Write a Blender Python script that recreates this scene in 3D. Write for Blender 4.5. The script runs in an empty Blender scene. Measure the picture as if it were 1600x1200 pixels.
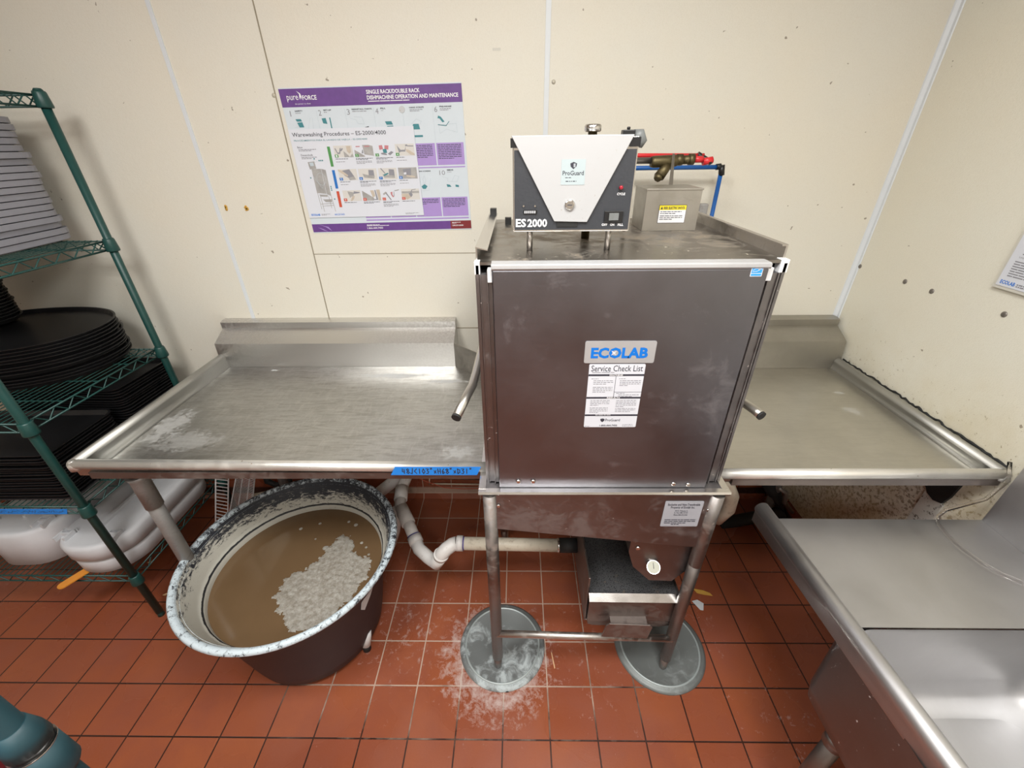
import bpy, math, random
import numpy as np
from mathutils import Vector, Matrix
random.seed(7)
S = bpy.context.scene
COL = S.collection

# ------------------------------------------------------------------ camera
F_PX, PITCH, YAW, ROLL = 652.45, math.radians(29.77), math.radians(-.99), math.radians(-.673)
CAM = Vector((0, -1.6434, 1.6517))
_fw = Vector((math.sin(YAW)*math.cos(PITCH), math.cos(YAW)*math.cos(PITCH), -math.sin(PITCH)))
_rt = Vector((math.cos(YAW), -math.sin(YAW), 0)); _up = _rt.cross(_fw)
_R = _rt*math.cos(ROLL)+_up*math.sin(ROLL); _U = -_rt*math.sin(ROLL)+_up*math.cos(ROLL)
cd = bpy.data.cameras.new('camera'); cam = bpy.data.objects.new('camera', cd); COL.objects.link(cam)
cd.sensor_width = 36; cd.lens = F_PX/1600*36; cd.clip_start = .02
m3 = Matrix((_R, _U, -_fw)).transposed()
cam.matrix_world = Matrix.Translation(CAM) @ m3.to_4x4()
S.camera = cam

def at(u, v, **k):
    """survey point: where the sight line through pixel (u,v) meets the plane x=, y= or z="""
    d = _fw+_R*((u-800)/F_PX)-_U*((v-600)/F_PX)
    a, val = list(k.items())[0]; i = 'xyz'.index(a)
    return CAM+d*((val-CAM[i])/d[i])

# ------------------------------------------------------------------ light
w = bpy.data.worlds.new('world'); S.world = w; w.use_nodes = True
w.node_tree.nodes['Background'].inputs[0].default_value = (1, .97, .92, 1)
w.node_tree.nodes['Background'].inputs[1].default_value = .3
S.view_settings.view_transform = 'Standard'; S.view_settings.look = 'None'
S.view_settings.exposure = 0.29; S.view_settings.gamma = 1
S.view_settings.use_curve_mapping = False
LIGHTS = [(-.85, -1.70, .60, .60, 28), (.25, -1.50, .60, .60, 21), (.15, -3.0, 1.15, .55, 26)]  # last panel is an added fill light, out of view
CEIL = 2.62
for (lx, ly, sx, sy, pw) in LIGHTS:
    ld = bpy.data.lights.new('ceiling_light', 'AREA'); ld.shape = 'RECTANGLE'; ld.size = sx; ld.size_y = sy
    ld.energy = pw; ld.color = (1, .998, .965)
    lo = bpy.data.objects.new('ceiling_light', ld); lo.location = (lx, ly, CEIL-.075); COL.objects.link(lo)

# ------------------------------------------------------------------ materials
MATS = {}
class NT:
    def __init__(s, name):
        s.m = bpy.data.materials.new(name); s.m.use_nodes = True; s.t = s.m.node_tree
        s.b = s.t.nodes['Principled BSDF']; s.L = s.t.links.new
    def n(s, typ, **kw):
        o = s.t.nodes.new(typ)
        for k, v in kw.items():
            if k == 'inp':
                for a, b in v.items():
                    if isinstance(b, bpy.types.NodeSocket): s.L(b, o.inputs[a])
                    else: o.inputs[a].default_value = b
            else: setattr(o, k, v)
        return o
    def coord(s, sc=(1, 1, 1), loc=(0, 0, 0), world=False):
        if world: src = s.n('ShaderNodeNewGeometry').outputs['Position']
        else: src = s.n('ShaderNodeTexCoord').outputs['Object']
        return s.n('ShaderNodeMapping', inp={0: src, 1: loc, 3: sc}).outputs[0]
    def noise(s, vec, scale, detail=4, rough=.6, dist=0):
        return s.n('ShaderNodeTexNoise', inp={'Vector': vec, 'Scale': scale, 'Detail': detail, 'Roughness': rough, 'Distortion': dist}).outputs[0]
    def ramp(s, f, a, b, ca=(0, 0, 0, 1), cb=(1, 1, 1, 1)):
        r = s.n('ShaderNodeValToRGB'); e = r.color_ramp.elements
        e[0].position = a; e[1].position = b; e[0].color = ca; e[1].color = cb; s.L(f, r.inputs[0]); return r.outputs[0]
    def mix(s, f, a, b):
        o = s.n('ShaderNodeMix', data_type='RGBA')
        for i, v in ((0, f), (6, a), (7, b)):
            if isinstance(v, bpy.types.NodeSocket): s.L(v, o.inputs[i])
            else: o.inputs[i].default_value = (v if i == 0 else (*v[:3], 1))
        return o.outputs[2]
    def math(s, op, a, b=0, clamp=False):
        o = s.n('ShaderNodeMath', operation=op, use_clamp=clamp)
        for i, v in ((0, a), (1, b)):
            if isinstance(v, bpy.types.NodeSocket): s.L(v, o.inputs[i])
            else: o.inputs[i].default_value = v
        return o.outputs[0]
    def bump(s, h, st=.2, d=.002):
        o = s.n('ShaderNodeBump', inp={'Strength': st, 'Distance': d, 'Height': h}); s.L(o.outputs[0], s.b.inputs['Normal'])
    def set(s, **k):
        nm = dict(col='Base Color', metal='Metallic', rough='Roughness', spec='Specular IOR Level', trans='Transmission Weight', coat='Coat Weight', emit='Emission Color', es='Emission Strength', alpha='Alpha', ior='IOR')
        for a, v in k.items():
            i = s.b.inputs[nm[a]]
            if isinstance(v, bpy.types.NodeSocket): s.L(v, i)
            else: i.default_value = (*v, 1) if isinstance(v, tuple) and len(v) == 3 else v
        return s
def plain(name, col, rough=.5, metal=0, bumpy=0, var=.12, **k):
    t = NT(name); v = t.coord()
    f = t.noise(v, 35, 4)
    c = t.mix(f, tuple(x*(1-var) for x in col), tuple(min(1, x*(1+var)) for x in col))
    t.set(col=c, rough=rough, metal=metal, **k)
    if bumpy: t.bump(t.noise(v, 180, 3), bumpy, .001)
    MATS[name] = t.m; return t.m
def steel(name, col, rough, streak=(1, 1, 1), dirt=0, dirtcol=(.6, .6, .58), dscale=9, metal=1, rv=.12, specks=0, speckcol=(.06, .045, .035), lo=.5):
    t = NT(name); v = t.coord(streak); p = t.coord()
    n1 = t.noise(v, 30, 6, .65); n2 = t.noise(p, 4.5, 5, .6, .4)
    c = t.mix(n2, tuple(x*.8 for x in col), tuple(min(1, x*1.15) for x in col))
    r = t.math('ADD', t.math('MULTIPLY', n1, rv), rough-rv/2)
    r = t.math('ADD', r, t.math('MULTIPLY', t.math('SUBTRACT', n2, .5), .25))
    mt = None
    if dirt:
        a = t.noise(p, dscale, 8, .72, .6); b = t.noise(p, 2.3, 3, .5)
        msk = t.ramp(t.math('ADD', t.math('MULTIPLY', a, .6), t.math('MULTIPLY', b, .4)), lo, lo+.1)
        msk = t.math('MULTIPLY', msk, dirt)
        c = t.mix(msk, c, dirtcol); r = t.math('ADD', r, t.math('MULTIPLY', msk, .3), True)
        mt = t.math('MULTIPLY', t.math('SUBTRACT', 1, msk), metal)
    if specks:
        s = t.ramp(t.noise(p, 95, 3, .6), specks, specks+.04)
        c = t.mix(s, c, speckcol)
        mt2 = t.math('SUBTRACT', 1, s); mt = t.math('MULTIPLY', mt, mt2) if mt else mt2
    t.set(col=c, rough=r, metal=mt if mt else metal); t.bump(n1, .08, .0006)
    MATS[name] = t.m; return t.m

steel('door_steel', (.235, .235, .26), .40, (1, 1, 9), dirt=.16, dirtcol=(.62, .60, .60), dscale=14, lo=.53)
steel('front_steel', (.27, .235, .22), .48, (1, 1, 8), dirt=.3, dirtcol=(.2, .15, .12), dscale=20)
steel('body_steel', (.26, .25, .255), .40, (1, 1, 8), dirt=.2, dirtcol=(.35, .30, .27), dscale=20, specks=.69, speckcol=(.55, .5, .47))
steel('top_steel', (.30, .28, .26), .32, (1, 6, 1), dirt=.75, dirtcol=(.26, .21, .15), dscale=17, lo=.51, specks=.68, speckcol=(.5, .45, .36))
steel('bright_steel', (.70, .68, .66), .22, rv=.1)
steel('tube_steel', (.56, .53, .50), .38, (1, 1, 1), dirt=.4, dirtcol=(.25, .20, .15), dscale=30, lo=.52)
steel('leg_steel', (.28, .26, .25), .45, (1, 1, 1), dirt=.5, dirtcol=(.22, .15, .11), dscale=30, lo=.52)
steel('galvanised', (.34, .335, .33), .55, (1, 1, 1), dirt=.7, dirtcol=(.20, .18, .165), dscale=45, lo=.47, metal=.6)
steel('sink_steel', (.56, .555, .56), .46, (6, 1, 1), rv=.10)
steel('box_steel', (.42, .40, .36), .42, (1, 1, 1), dirt=.2, dscale=18, dirtcol=(.3, .25, .2))
steel('handle_steel', (.62, .60, .56), .34, rv=.05)
steel('plate_silver', (.50, .50, .51), .5, metal=.35, rv=.05)
steel('side_steel', (.44, .435, .41), .52, (1, 1, 6), rv=.1)
steel('rim_steel', (.80, .78, .74), .38, (1, 6, 6), metal=.8, dirt=.25, dirtcol=(.6, .58, .53), dscale=20, specks=.70, speckcol=(.2, .16, .10))
steel('drain_plate', (.20, .215, .215), .5, dirt=.95, dirtcol=(.46, .51, .52), dscale=17, metal=.4, lo=.50)
steel('drain_plate_clean', (.20, .215, .21), .5, dirt=.5, dirtcol=(.34, .37, .37), dscale=25, metal=.4, lo=.55)
steel('plate_ring', (.42, .47, .47), .45, metal=.4)
plain('brass', (.13, .105, .055), .5, .9, .3)
plain('black_plastic', (.012, .012, .013), .38)
plain('tray_black', (.010, .010, .011), .36, 0, .25)
plain('black_rubber', (.015, .015, .015), .7)
plain('grey_plastic', (.18, .19, .19), .4)
plain('sticker_pale', (.42, .49, .51), .4, 0, 0, .03)
plain('charcoal_panel', (.036, .039, .046), .5, 0, .4)
plain('white_cover', (.56, .555, .55), .42, .25, 0, .06)
plain('white_plastic', (.72, .73, .74), .45, 0, 0, .05)
plain('lid_plastic', (.56, .565, .59), .5, 0, .1, .05)
plain('tray_grey', (.27, .27, .31), .5, 0, 0, .1)
plain('paper_white', (.66, .68, .74), .55, 0, 0, .02)
plain('paper_cool', (.60, .66, .71), .55, 0, 0, .03)
plain('label_silver', (.42, .44, .49), .5, .1, 0, .04)
plain('ink', (.035, .035, .05), .6)
plain('ink_grey', (.25, .25, .28), .6)
plain('ink_teal', (.05, .22, .25), .6)
plain('ink_line', (.48, .55, .60), .6)
plain('violet', (.13, .05, .24), .5, 0, 0, .25)
plain('violet_dark', (.07, .035, .11), .5)
plain('lilac', (.38, .26, .58), .55, 0, 0, .06)
plain('maroon', (.20, .02, .025), .5)
plain('leaf_green', (.08, .28, .08), .5)
plain('flag_blue', (.02, .16, .50), .5)
plain('flag_red', (.55, .08, .04), .5)
plain('photo_grey', (.36, .35, .34), .5, 0, 0, .4)
plain('print_bg', (.62, .60, .57), .5, 0, 0, .05)
plain('print_red', (.52, .20, .22), .5)
plain('photo_tan', (.52, .45, .37), .5, 0, 0, .2)
plain('logo_blue', (.0, .16, .62), .45, 0, 0, .03)
plain('star_blue', (.03, .33, .75), .45)
plain('text_white', (.8, .8, .82), .5, 0, 0, .02)
plain('yellow_label', (.75, .62, .02), .5)
plain('tape_blue', (.015, .22, .72), .6, 0, 0, .06)
plain('red_pipe', (.60, .025, .03), .35)
plain('blue_pipe', (.01, .10, .36), .4)
plain('red_lens', (.35, .005, .02), .2, coat=1.0)
plain('primer_purple', (.10, .08, .26), .5)
plain('rack_green', (.010, .056, .050), .40, 0, .15, .25)
plain('rack_teal', (.012, .045, .058), .5, 0, .15, .2)
plain('orange_plastic', (.65, .25, .03), .45)
plain('orange_wire', (.40, .07, .03), .5)
plain('foam_yellow', (.60, .34, .06), .8, 0, 1)
plain('wood_pick', (.75, .5, .28), .7)
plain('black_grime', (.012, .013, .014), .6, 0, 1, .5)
plain('white_wire', (.75, .73, .74), .4)
plain('rivet_grey', (.20, .18, .16), .4, .5)
plain('rivet_pale', (.50, .46, .38), .5, .2)
plain('trim_white', (.66, .69, .72), .4, 0, 0, .04)
plain('trim_cream', (.60, .58, .52), .5, 0, 0, .08)
plain('seam_dark', (.30, .26, .19), .7)
plain('ceiling_white', (.74, .73, .70), .8)
plain('far_wall', (.60, .57, .50), .6)
plain('lamp_white', (.8, .8, .8), .5)
plain('paper_scrap', (.62, .64, .66), .6)

def pvc():
    t = NT('pvc'); v = t.coord()
    g = t.ramp(t.noise(v, 60, 5, .7), .62, .68)
    c = t.mix(t.noise(v, 6, 3), (.58, .55, .52), (.72, .70, .69))
    t.set(col=t.mix(t.math('MULTIPLY', g, .6), c, (.25, .2, .17)), rough=.42); MATS['pvc'] = t.m
    t = NT('pvc_aged'); v = t.coord()
    g = t.ramp(t.noise(v, 40, 5, .7), .55, .68)
    t.set(col=t.mix(t.math('MULTIPLY', g, .5), (.66, .60, .49), (.32, .25, .18)), rough=.45); MATS['pvc_aged'] = t.m
pvc()

def wall_mat(name, base, alt, grime):
    t = NT(name); v = t.coord(world=True)
    big = t.ramp(t.noise(v, 1.6, 5, .6), .38, .65)
    c = t.mix(big, base, alt)
    sm = t.noise(v, 260, 2, .5)
    c = t.mix(t.math('MULTIPLY', t.ramp(sm, .45, .75), .12), c, (.52, .46, .34))
    sp = t.ramp(t.noise(v, 46, 2, .5), .76, .78)
    c = t.mix(t.math('MULTIPLY', sp, .7), c, (.14, .10, .06))
    sep = t.n('ShaderNodeSeparateXYZ', inp={0: v})
    z = sep.outputs[2]; y = sep.outputs[1]
    # splashed grime: more of it low down, where the tables meet the wall
    low = t.math('SUBTRACT', 1, t.math('DIVIDE', t.math('SUBTRACT', z, grime[0]), grime[1]), True)
    th = t.math('ADD', t.noise(v, 75, 5, .75), t.math('MULTIPLY', low, grime[2]))
    fine = t.ramp(th, .70, .76)
    c = t.mix(t.math('MULTIPLY', fine, .8), c, (.20, .15, .08))
    yl = t.math('MULTIPLY', low, t.ramp(t.noise(v, 5, 4), .35, .7))
    c = t.mix(t.math('MULTIPLY', yl, grime[3]), c, (.50, .40, .20))
    t.set(col=c, rough=.5); t.bump(t.math('ADD', sm, t.noise(v, 90, 2)), .22, .0015); MATS[name] = t.m
wall_mat('wall_cream', (.70, .675, .60), (.72, .675, .575), (.15, 1.0, .03, .35))
wall_mat('wall_cream_side', (.74, .72, .63), (.75, .71, .60), (.62, .55, .20, .8))

def floor_mat():
    t = NT('quarry_tile'); s = .1524
    v = t.coord(world=True)
    mp = t.n('ShaderNodeMapping', inp={0: v, 1: (-.0986/s, .8971/s, 0), 3: (1/s, 1/s, 1)}).outputs[0]
    br = t.n('ShaderNodeTexBrick', offset=0.0, squash=1.0, inp={'Vector': mp, 'Color1': (0, 0, 0, 1), 'Color2': (1, 1, 1, 1), 'Mortar': (.5, .5, .5, 1), 'Scale': 1.0, 'Mortar Size': .017, 'Mortar Smooth': .25, 'Bias': 0.0, 'Brick Width': 1.0, 'Row Height': 1.0})
    tile = t.mix(br.outputs[0], (.25, .060, .024), (.31, .084, .033))
    tile = t.mix(t.ramp(t.noise(v, 5, 5, .6), .35, .65), tile, (.245, .066, .036))
    fine = t.noise(v, 190, 3, .6)
    tile = t.mix(t.math('MULTIPLY', fine, .25), tile, (.30, .12, .07))
    sep = t.n('ShaderNodeSeparateXYZ', inp={0: v}); x, y = sep.outputs[0], sep.outputs[1]
    # grout: limed pale in the middle of the room, dark soil elsewhere
    def mr(f, a_, b_, c_, d_): return t.n('ShaderNodeMapRange', inp={0: f, 1: a_, 2: b_, 3: c_, 4: d_}).outputs[0]
    gl = mr(t.math('ADD', t.math('ABSOLUTE', t.math('ADD', x, .18)), t.math('MULTIPLY', t.noise(v, 6, 4, .7), .7)), .72, 1.0, 1, 0)
    gy = mr(t.math('ADD', y, t.math('MULTIPLY', t.noise(v, 9, 4), .45)), -.84, -.66, 0, 1)
    grout = t.mix(t.math('MULTIPLY', gl, gy), (.040, .018, .013), (.46, .33, .26))
    col = t.mix(br.outputs['Fac'], tile, grout)
    # lime residue round the drain plates and the tub
    def halo(cx, cy, r0, r1, w):
        d = t.n('ShaderNodeVectorMath', operation='DISTANCE', inp={0: v, 1: (cx, cy, 0)}).outputs['Value']
        o = t.n('ShaderNodeMapRange', inp={0: d, 1: r0, 2: r1, 3: w, 4: 0.0}); return o.outputs[0]
    h = t.math('MAXIMUM', halo(-.085, -.80, .15, .29, .235), halo(.60, -.60, .05, .36, .11))
    h = t.math('MAXIMUM', h, halo(-.42, -.70, .02, .36, .13))
    h = t.math('MAXIMUM', h, halo(.25, -.80, .0, .35, .09))
    h = t.math('MAXIMUM', h, halo(.95, -1.0, .0, .35, .09))
    sc = t.ramp(t.math('ADD', t.noise(v, 30, 9, .78, .3), h), .64, .84)
    col = t.mix(t.math('MULTIPLY', sc, .7), col, (.55, .46, .43))
    wet = t.ramp(t.noise(v, 3.2, 3, .5), .45, .6)
    ro = t.math('ADD', t.math('MULTIPLY', wet, .20), .22)
    ro = t.math('ADD', ro, t.math('MULTIPLY', sc, .4), True)
    t.set(col=col, rough=ro, spec=.45)
    hgt = t.math('SUBTRACT', t.math('MULTIPLY', fine, .15), br.outputs['Fac'])
    t.bump(hgt, .5, .0025); MATS['quarry_tile'] = t.m
floor_mat()

def table_mat(name, base, boxes, rough=.40, patchy=.45, wear=.0):
    t = NT(name); v = t.coord(world=True); st = t.coord((1, 7, 1), world=True)
    n1 = t.noise(st, 14, 8, .7, .3); n2 = t.noise(v, 3.5, 5, .6, .5)
    c = t.mix(n2, tuple(x*.72 for x in base), tuple(min(1, x*1.2) for x in base))
    c = t.mix(t.math('MULTIPLY', t.ramp(t.noise(st, 9, 9, .78, 1.2), .46, .60), patchy), c, (.27, .25, .225))
    c = t.mix(t.math('MULTIPLY', t.ramp(t.noise(t.coord((7, 2, 1), world=True), 7, 9, .8, .8), .50, .66), patchy), c, (.68, .67, .65))
    sc = None
    for (cx, cy, rx, ry, amt, fs) in boxes:
        mp = t.n('ShaderNodeMapping', inp={0: v, 1: (-cx/rx, -cy/ry, 0), 3: (1/rx, 1/ry, 0)}).outputs[0]
        d = t.n('ShaderNodeVectorMath', operation='LENGTH', inp={0: mp}).outputs['Value']
        k = t.ramp(t.math('ADD', t.math('SUBTRACT', 1, d), t.math('MULTIPLY', t.math('SUBTRACT', t.noise(v, fs, 9, .80, .4), .5), 2.4)), .40, .72)
        k = t.math('MULTIPLY', k, amt); sc = t.math('MAXIMUM', sc, k) if sc else k
    c = t.mix(sc, c, (.58, .59, .59))
    r = t.math('ADD', t.math('MULTIPLY', n1, .22), rough-.1); r = t.math('ADD', r, t.math('MULTIPLY', sc, .35), True)
    t.set(col=c, rough=r, metal=t.math('SUBTRACT', 1, sc)); t.bump(t.math('ADD', n1, n2), .2, .0012); MATS[name] = t.m
table_mat('table_steel', (.56, .56, .545), [(-.50, -.172, .24, .036, .8, 24), (-.28, -.222, .16, .024, .8, 26), (-1.16, -.52, .10, .18, .38, 50), (-1.05, -.60, .20, .10, .22, 55), (-.18, -.66, .10, .06, .4, 60), (-1.01, -.122, .035, .012, .9, 40)])
table_mat('table_steel_right', (.60, .58, .53), [(.85, -.19, .16, .045, .35, 30), (1.19, -.30, .03, .02, .4, 50), (1.16, -.42, .05, .05, .3, 50)], .36, .10)
def splash_mat():
    t = NT('splash_steel'); v = t.coord(world=True)
    e = t.ramp(t.noise(v, 110, 5, .7), .35, .68)
    sep = t.n('ShaderNodeSeparateXYZ', inp={0: v}); x, z = sep.outputs[0], sep.outputs[2]
    mr = lambda f, a_, b_, c_, d_: t.n('ShaderNodeMapRange', inp={0: f, 1: a_, 2: b_, 3: c_, 4: d_}).outputs[0]
    k = t.math('MULTIPLY', e, t.math('MAXIMUM', mr(x, -.70, -.30, 0, 1), mr(x, -.92, -1.2, 0, 1)))
    k = t.math('MULTIPLY', k, mr(z, .93, .965, .25, .7))
    c = t.mix(k, (.68, .67, .65), (.36, .33, .315))
    t.set(col=c, metal=t.math('SUBTRACT', 1, t.math('MULTIPLY', k, .5)), rough=t.math('ADD', .30, t.math('MULTIPLY', k, .25)))
    t.bump(e, .1, .001); MATS['splash_steel'] = t.m
splash_mat()

def tub_mats():
    t = NT('tub_inside'); v = t.coord(); sep = t.n('ShaderNodeSeparateXYZ', inp={0: v}); z, y = sep.outputs[2], sep.outputs[1]
    st = t.n('ShaderNodeMapping', inp={0: v, 3: (1, 1, 3)}).outputs[0]
    f = t.math('ADD', t.noise(st, 34, 9, .8, .5), t.n('ShaderNodeMapRange', inp={0: z, 1: .33, 2: .45, 3: -.25, 4: .12}).outputs[0])
    f = t.math('ADD', f, t.math('MULTIPLY', y, .35))
    k = t.ramp(f, .50, .56)
    c = t.mix(k, (.48, .465, .41), (.018, .020, .028))
    zn = t.math('ADD', z, t.math('MULTIPLY', t.noise(v, 30, 4), .006))
    ring = t.math('MULTIPLY', t.math('GREATER_THAN', zn, .3565), t.math('LESS_THAN', zn, .3625))
    c = t.mix(ring, c, (.02, .02, .022))
    t.set(col=c, rough=.6); t.bump(t.noise(v, 60, 6, .8), .6, .002); MATS['tub_inside'] = t.m
    t = NT('tub_rim'); v = t.coord(); sep = t.n('ShaderNodeSeparateXYZ', inp={0: v}); y = sep.outputs[1]
    f = t.math('SUBTRACT', t.noise(v, 55, 9, .82, .5), t.math('MULTIPLY', y, -.16))
    k = t.ramp(f, .49, .56)
    t.set(col=t.mix(k, (.55, .63, .68), (.02, .022, .03)), rough=.55); t.bump(t.noise(v, 50, 6, .8), .6, .003); MATS['tub_rim'] = t.m
    t = NT('tub_outside'); v = t.coord()
    f = t.ramp(t.noise(v, 24, 8, .75), .68, .76)
    t.set(col=t.mix(t.math('MULTIPLY', f, .5), (.022, .016, .021), (.35, .33, .33)), rough=.5); t.bump(t.noise(v, 150, 3), .25, .001); MATS['tub_outside'] = t.m
    t = NT('murky_water'); v = t.coord()
    c = t.mix(t.noise(v, 4, 4, .6), (.105, .062, .030), (.16, .10, .052))
    t.set(col=c, rough=.09, spec=.5); t.bump(t.noise(v, 12, 2), .05, .002); MATS['murky_water'] = t.m
    t = NT('food_scum'); v = t.coord()
    c = t.mix(t.ramp(t.noise(v, 70, 6, .8), .35, .65), (.20, .17, .13), (.42, .40, .36))
    t.set(col=c, rough=.45); t.bump(t.noise(v, 120, 5, .8), .8, .004); MATS['food_scum'] = t.m
tub_mats()
t_ = NT('clear_hose'); t_.set(col=(.95, .93, .93), rough=.06, trans=1.0, ior=1.18); MATS['clear_hose'] = t_.m
t_ = NT('speckled_panel'); v_ = t_.coord(); t_.set(col=t_.mix(t_.ramp(t_.noise(v_, 70, 4, .7), .58, .64), (.55, .54, .50), (.08, .07, .05)), rough=.5); MATS['speckled_panel'] = t_.m
t_ = NT('white_cover'); v_ = t_.coord(); sp_ = t_.ramp(t_.noise(v_, 230, 3, .6), .66, .72); bg_ = t_.ramp(t_.noise(v_, 14, 3), .45, .7)
t_.set(col=t_.mix(t_.math('MULTIPLY', t_.math('MULTIPLY', sp_, bg_), .8), (.50, .505, .515), (.28, .20, .12)), rough=.42, metal=.2); MATS['white_cover'] = t_.m
t_ = NT('glass_dial'); t_.set(col=(.40, .40, .33), rough=.35); MATS['glass_dial'] = t_.m
t_ = NT('lamp_diffuser'); t_.set(col=(.8, .8, .8), emit=(1, .985, .955), es=3.0); MATS['lamp_diffuser'] = t_.m

# ------------------------------------------------------------------ mesh building
class MB:
    def __init__(s): s.v = []; s.f = []; s.sm = []; s.mi = []; s.mat_i = 0
    def add(s, vs, fs, smooth=False):
        o = len(s.v); s.v += [tuple(p) for p in vs]
        for f in fs: s.f.append([i+o for i in f]); s.sm.append(smooth); s.mi.append(s.mat_i)
        return s
    def box(s, x0, x1, y0, y1, z0, z1):
        if x0 > x1: x0, x1 = x1, x0
        if y0 > y1: y0, y1 = y1, y0
        if z0 > z1: z0, z1 = z1, z0
        v = [(x, y, z) for z in (z0, z1) for y in (y0, y1) for x in (x0, x1)]
        return s.add(v, [(0, 2, 3, 1), (4, 5, 7, 6), (0, 1, 5, 4), (2, 6, 7, 3), (0, 4, 6, 2), (1, 3, 7, 5)])
    def hexa(s, b, t):   # 4 bottom pts ccw, 4 top pts ccw
        return s.add(list(b)+list(t), [(3, 2, 1, 0), (4, 5, 6, 7)]+[(i, (i+1) % 4, 4+(i+1) % 4, 4+i) for i in range(4)])
    def prism(s, poly, ax, a, b, smooth=False):
        def P(p, h):
            return {'x': (h, p[0], p[1]), 'y': (p[0], h, p[1]), 'z': (p[0], p[1], h)}[ax]
        n = len(poly); vs = [P(p, a) for p in poly]+[P(p, b) for p in poly]
        s.add(vs, [tuple(range(n))[::-1], tuple(range(n, 2*n))])
        o = len(s.v)-2*n
        for i in range(n):
            s.f.append([o+i, o+(i+1) % n, o+n+(i+1) % n, o+n+i]); s.sm.append(smooth); s.mi.append(s.mat_i)
        return s
    def tube(s, path, r, seg=14, caps=True):
        pts = [Vector(p) for p in path]; n = len(pts)
        rs = r if isinstance(r, (list, tuple)) else [r]*n
        tan = []
        for i in range(n):
            a = pts[max(i-1, 0)]; b = pts[min(i+1, n-1)]; tan.append((b-a).normalized())
        u = tan[0].orthogonal().normalized(); vs = []
        for i in range(n):
            u = (u-tan[i]*u.dot(tan[i])).normalized(); w_ = tan[i].cross(u)
            for k in range(seg):
                a = 2*math.pi*k/seg; vs.append(pts[i]+(u*math.cos(a)+w_*math.sin(a))*rs[i])
        fs = [(i*seg+k, i*seg+(k+1) % seg, (i+1)*seg+(k+1) % seg, (i+1)*seg+k) for i in range(n-1) for k in range(seg)]
        s.add(vs, fs, True)
        if caps:
            o = len(s.v)-n*seg
            s.f.append([o+k for k in range(seg)][::-1]); s.f.append([o+(n-1)*seg+k for k in range(seg)])
            s.sm += [False]*2; s.mi += [s.mat_i]*2
        return s
    def loft(s, loops, smooth=True, cap0=True, cap1=True, flat=None):
        n = len(loops[0]); o = len(s.v)
        for L in loops: s.v += [tuple(p) for p in L]
        for j in range(len(loops)-1):
            for k in range(n):
                s.f.append([o+j*n+k, o+j*n+(k+1) % n, o+(j+1)*n+(k+1) % n, o+(j+1)*n+k]); s.sm.append(smooth); s.mi.append(s.mat_i)
        if cap0: s.f.append([o+k for k in range(n)][::-1]); s.sm.append(False); s.mi.append(s.mat_i)
        if cap1: s.f.append([o+(len(loops)-1)*n+k for k in range(n)]); s.sm.append(False); s.mi.append(s.mat_i)
        return s
    def lathe(s, prof, c=(0, 0, 0), seg=64, cap0=False, cap1=False, smooth=True):
        return s.loft([[(c[0]+r*math.cos(2*math.pi*k/seg), c[1]+r*math.sin(2*math.pi*k/seg), c[2]+z) for k in range(seg)] for r, z in prof], smooth, cap0, cap1)
    def build(s, name, mat=None, parent=None, bevel=0, loc=None, rot=None, segs=2):
        me = bpy.data.meshes.new(name); me.from_pydata(s.v, [], s.f); me.update()
        me.polygons.foreach_set('use_smooth', s.sm); me.polygons.foreach_set('material_index', s.mi)
        for m_ in (mat if isinstance(mat, (list, tuple)) else [mat]):
            me.materials.append(MATS[m_])
        o = bpy.data.objects.new(name, me); COL.objects.link(o)
        if parent: o.parent = parent
        if loc: o.location = loc
        if rot: o.rotation_euler = rot
        if bevel:
            b = o.modifiers.new('bevel', 'BEVEL'); b.width = bevel; b.segments = segs; b.limit_method = 'ANGLE'; b.angle_limit = math.radians(40)
        return o
def tag(o, label=None, cat=None, group=None, kind=None):
    if label: o['label'] = label
    if cat: o['category'] = cat
    if group: o['group'] = group
    if kind: o['kind'] = kind
    return o
def empty(name, loc=(0, 0, 0), rot=(0, 0, 0), **k):
    o = bpy.data.objects.new(name, None); o.empty_display_size = .05; COL.objects.link(o); o.location = loc; o.rotation_euler = rot
    return tag(o, **k)
def rrect(cx, cy, w_, h_, r, z, seg=5):
    out = []
    for (sx, sy, a0) in ((1, 1, 0), (-1, 1, 90), (-1, -1, 180), (1, -1, 270)):
        for k in range(seg+1):
            a = math.radians(a0+90*k/seg)
            out.append((cx+sx*(w_/2-r)+r*math.cos(a), cy+sy*(h_/2-r)+r*math.sin(a), z))
    return out
def oval(cx, cy, a, b, z, seg=56, p=2.2):
    o = []
    for k in range(seg):
        t = 2*math.pi*k/seg; c, s_ = math.cos(t), math.sin(t)
        o.append((cx+a*math.copysign(abs(c)**(2/p), c), cy+b*math.copysign(abs(s_)**(2/p), s_), z))
    return o
def rot_pts(vs, piv, ang):
    c, s_ = math.cos(ang), math.sin(ang)
    return [(piv[0]+(x-piv[0])*c-(y-piv[1])*s_, piv[1]+(x-piv[0])*s_+(y-piv[1])*c, z) for x, y, z in vs]
_dep = None
def text_mesh(s, bold=0):
    cu = bpy.data.curves.new('t', 'FONT'); cu.body = s; cu.offset = bold; cu.resolution_u = 2
    ob = bpy.data.objects.new('t', cu); COL.objects.link(ob)
    dg = bpy.context.evaluated_depsgraph_get(); me = bpy.data.meshes.new_from_object(ob.evaluated_get(dg))
    vs = [v.co.copy() for v in me.vertices]; fs = [list(p.vertices) for p in me.polygons]
    bpy.data.objects.remove(ob); bpy.data.curves.remove(cu); bpy.data.meshes.remove(me)
    return vs, fs
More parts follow.
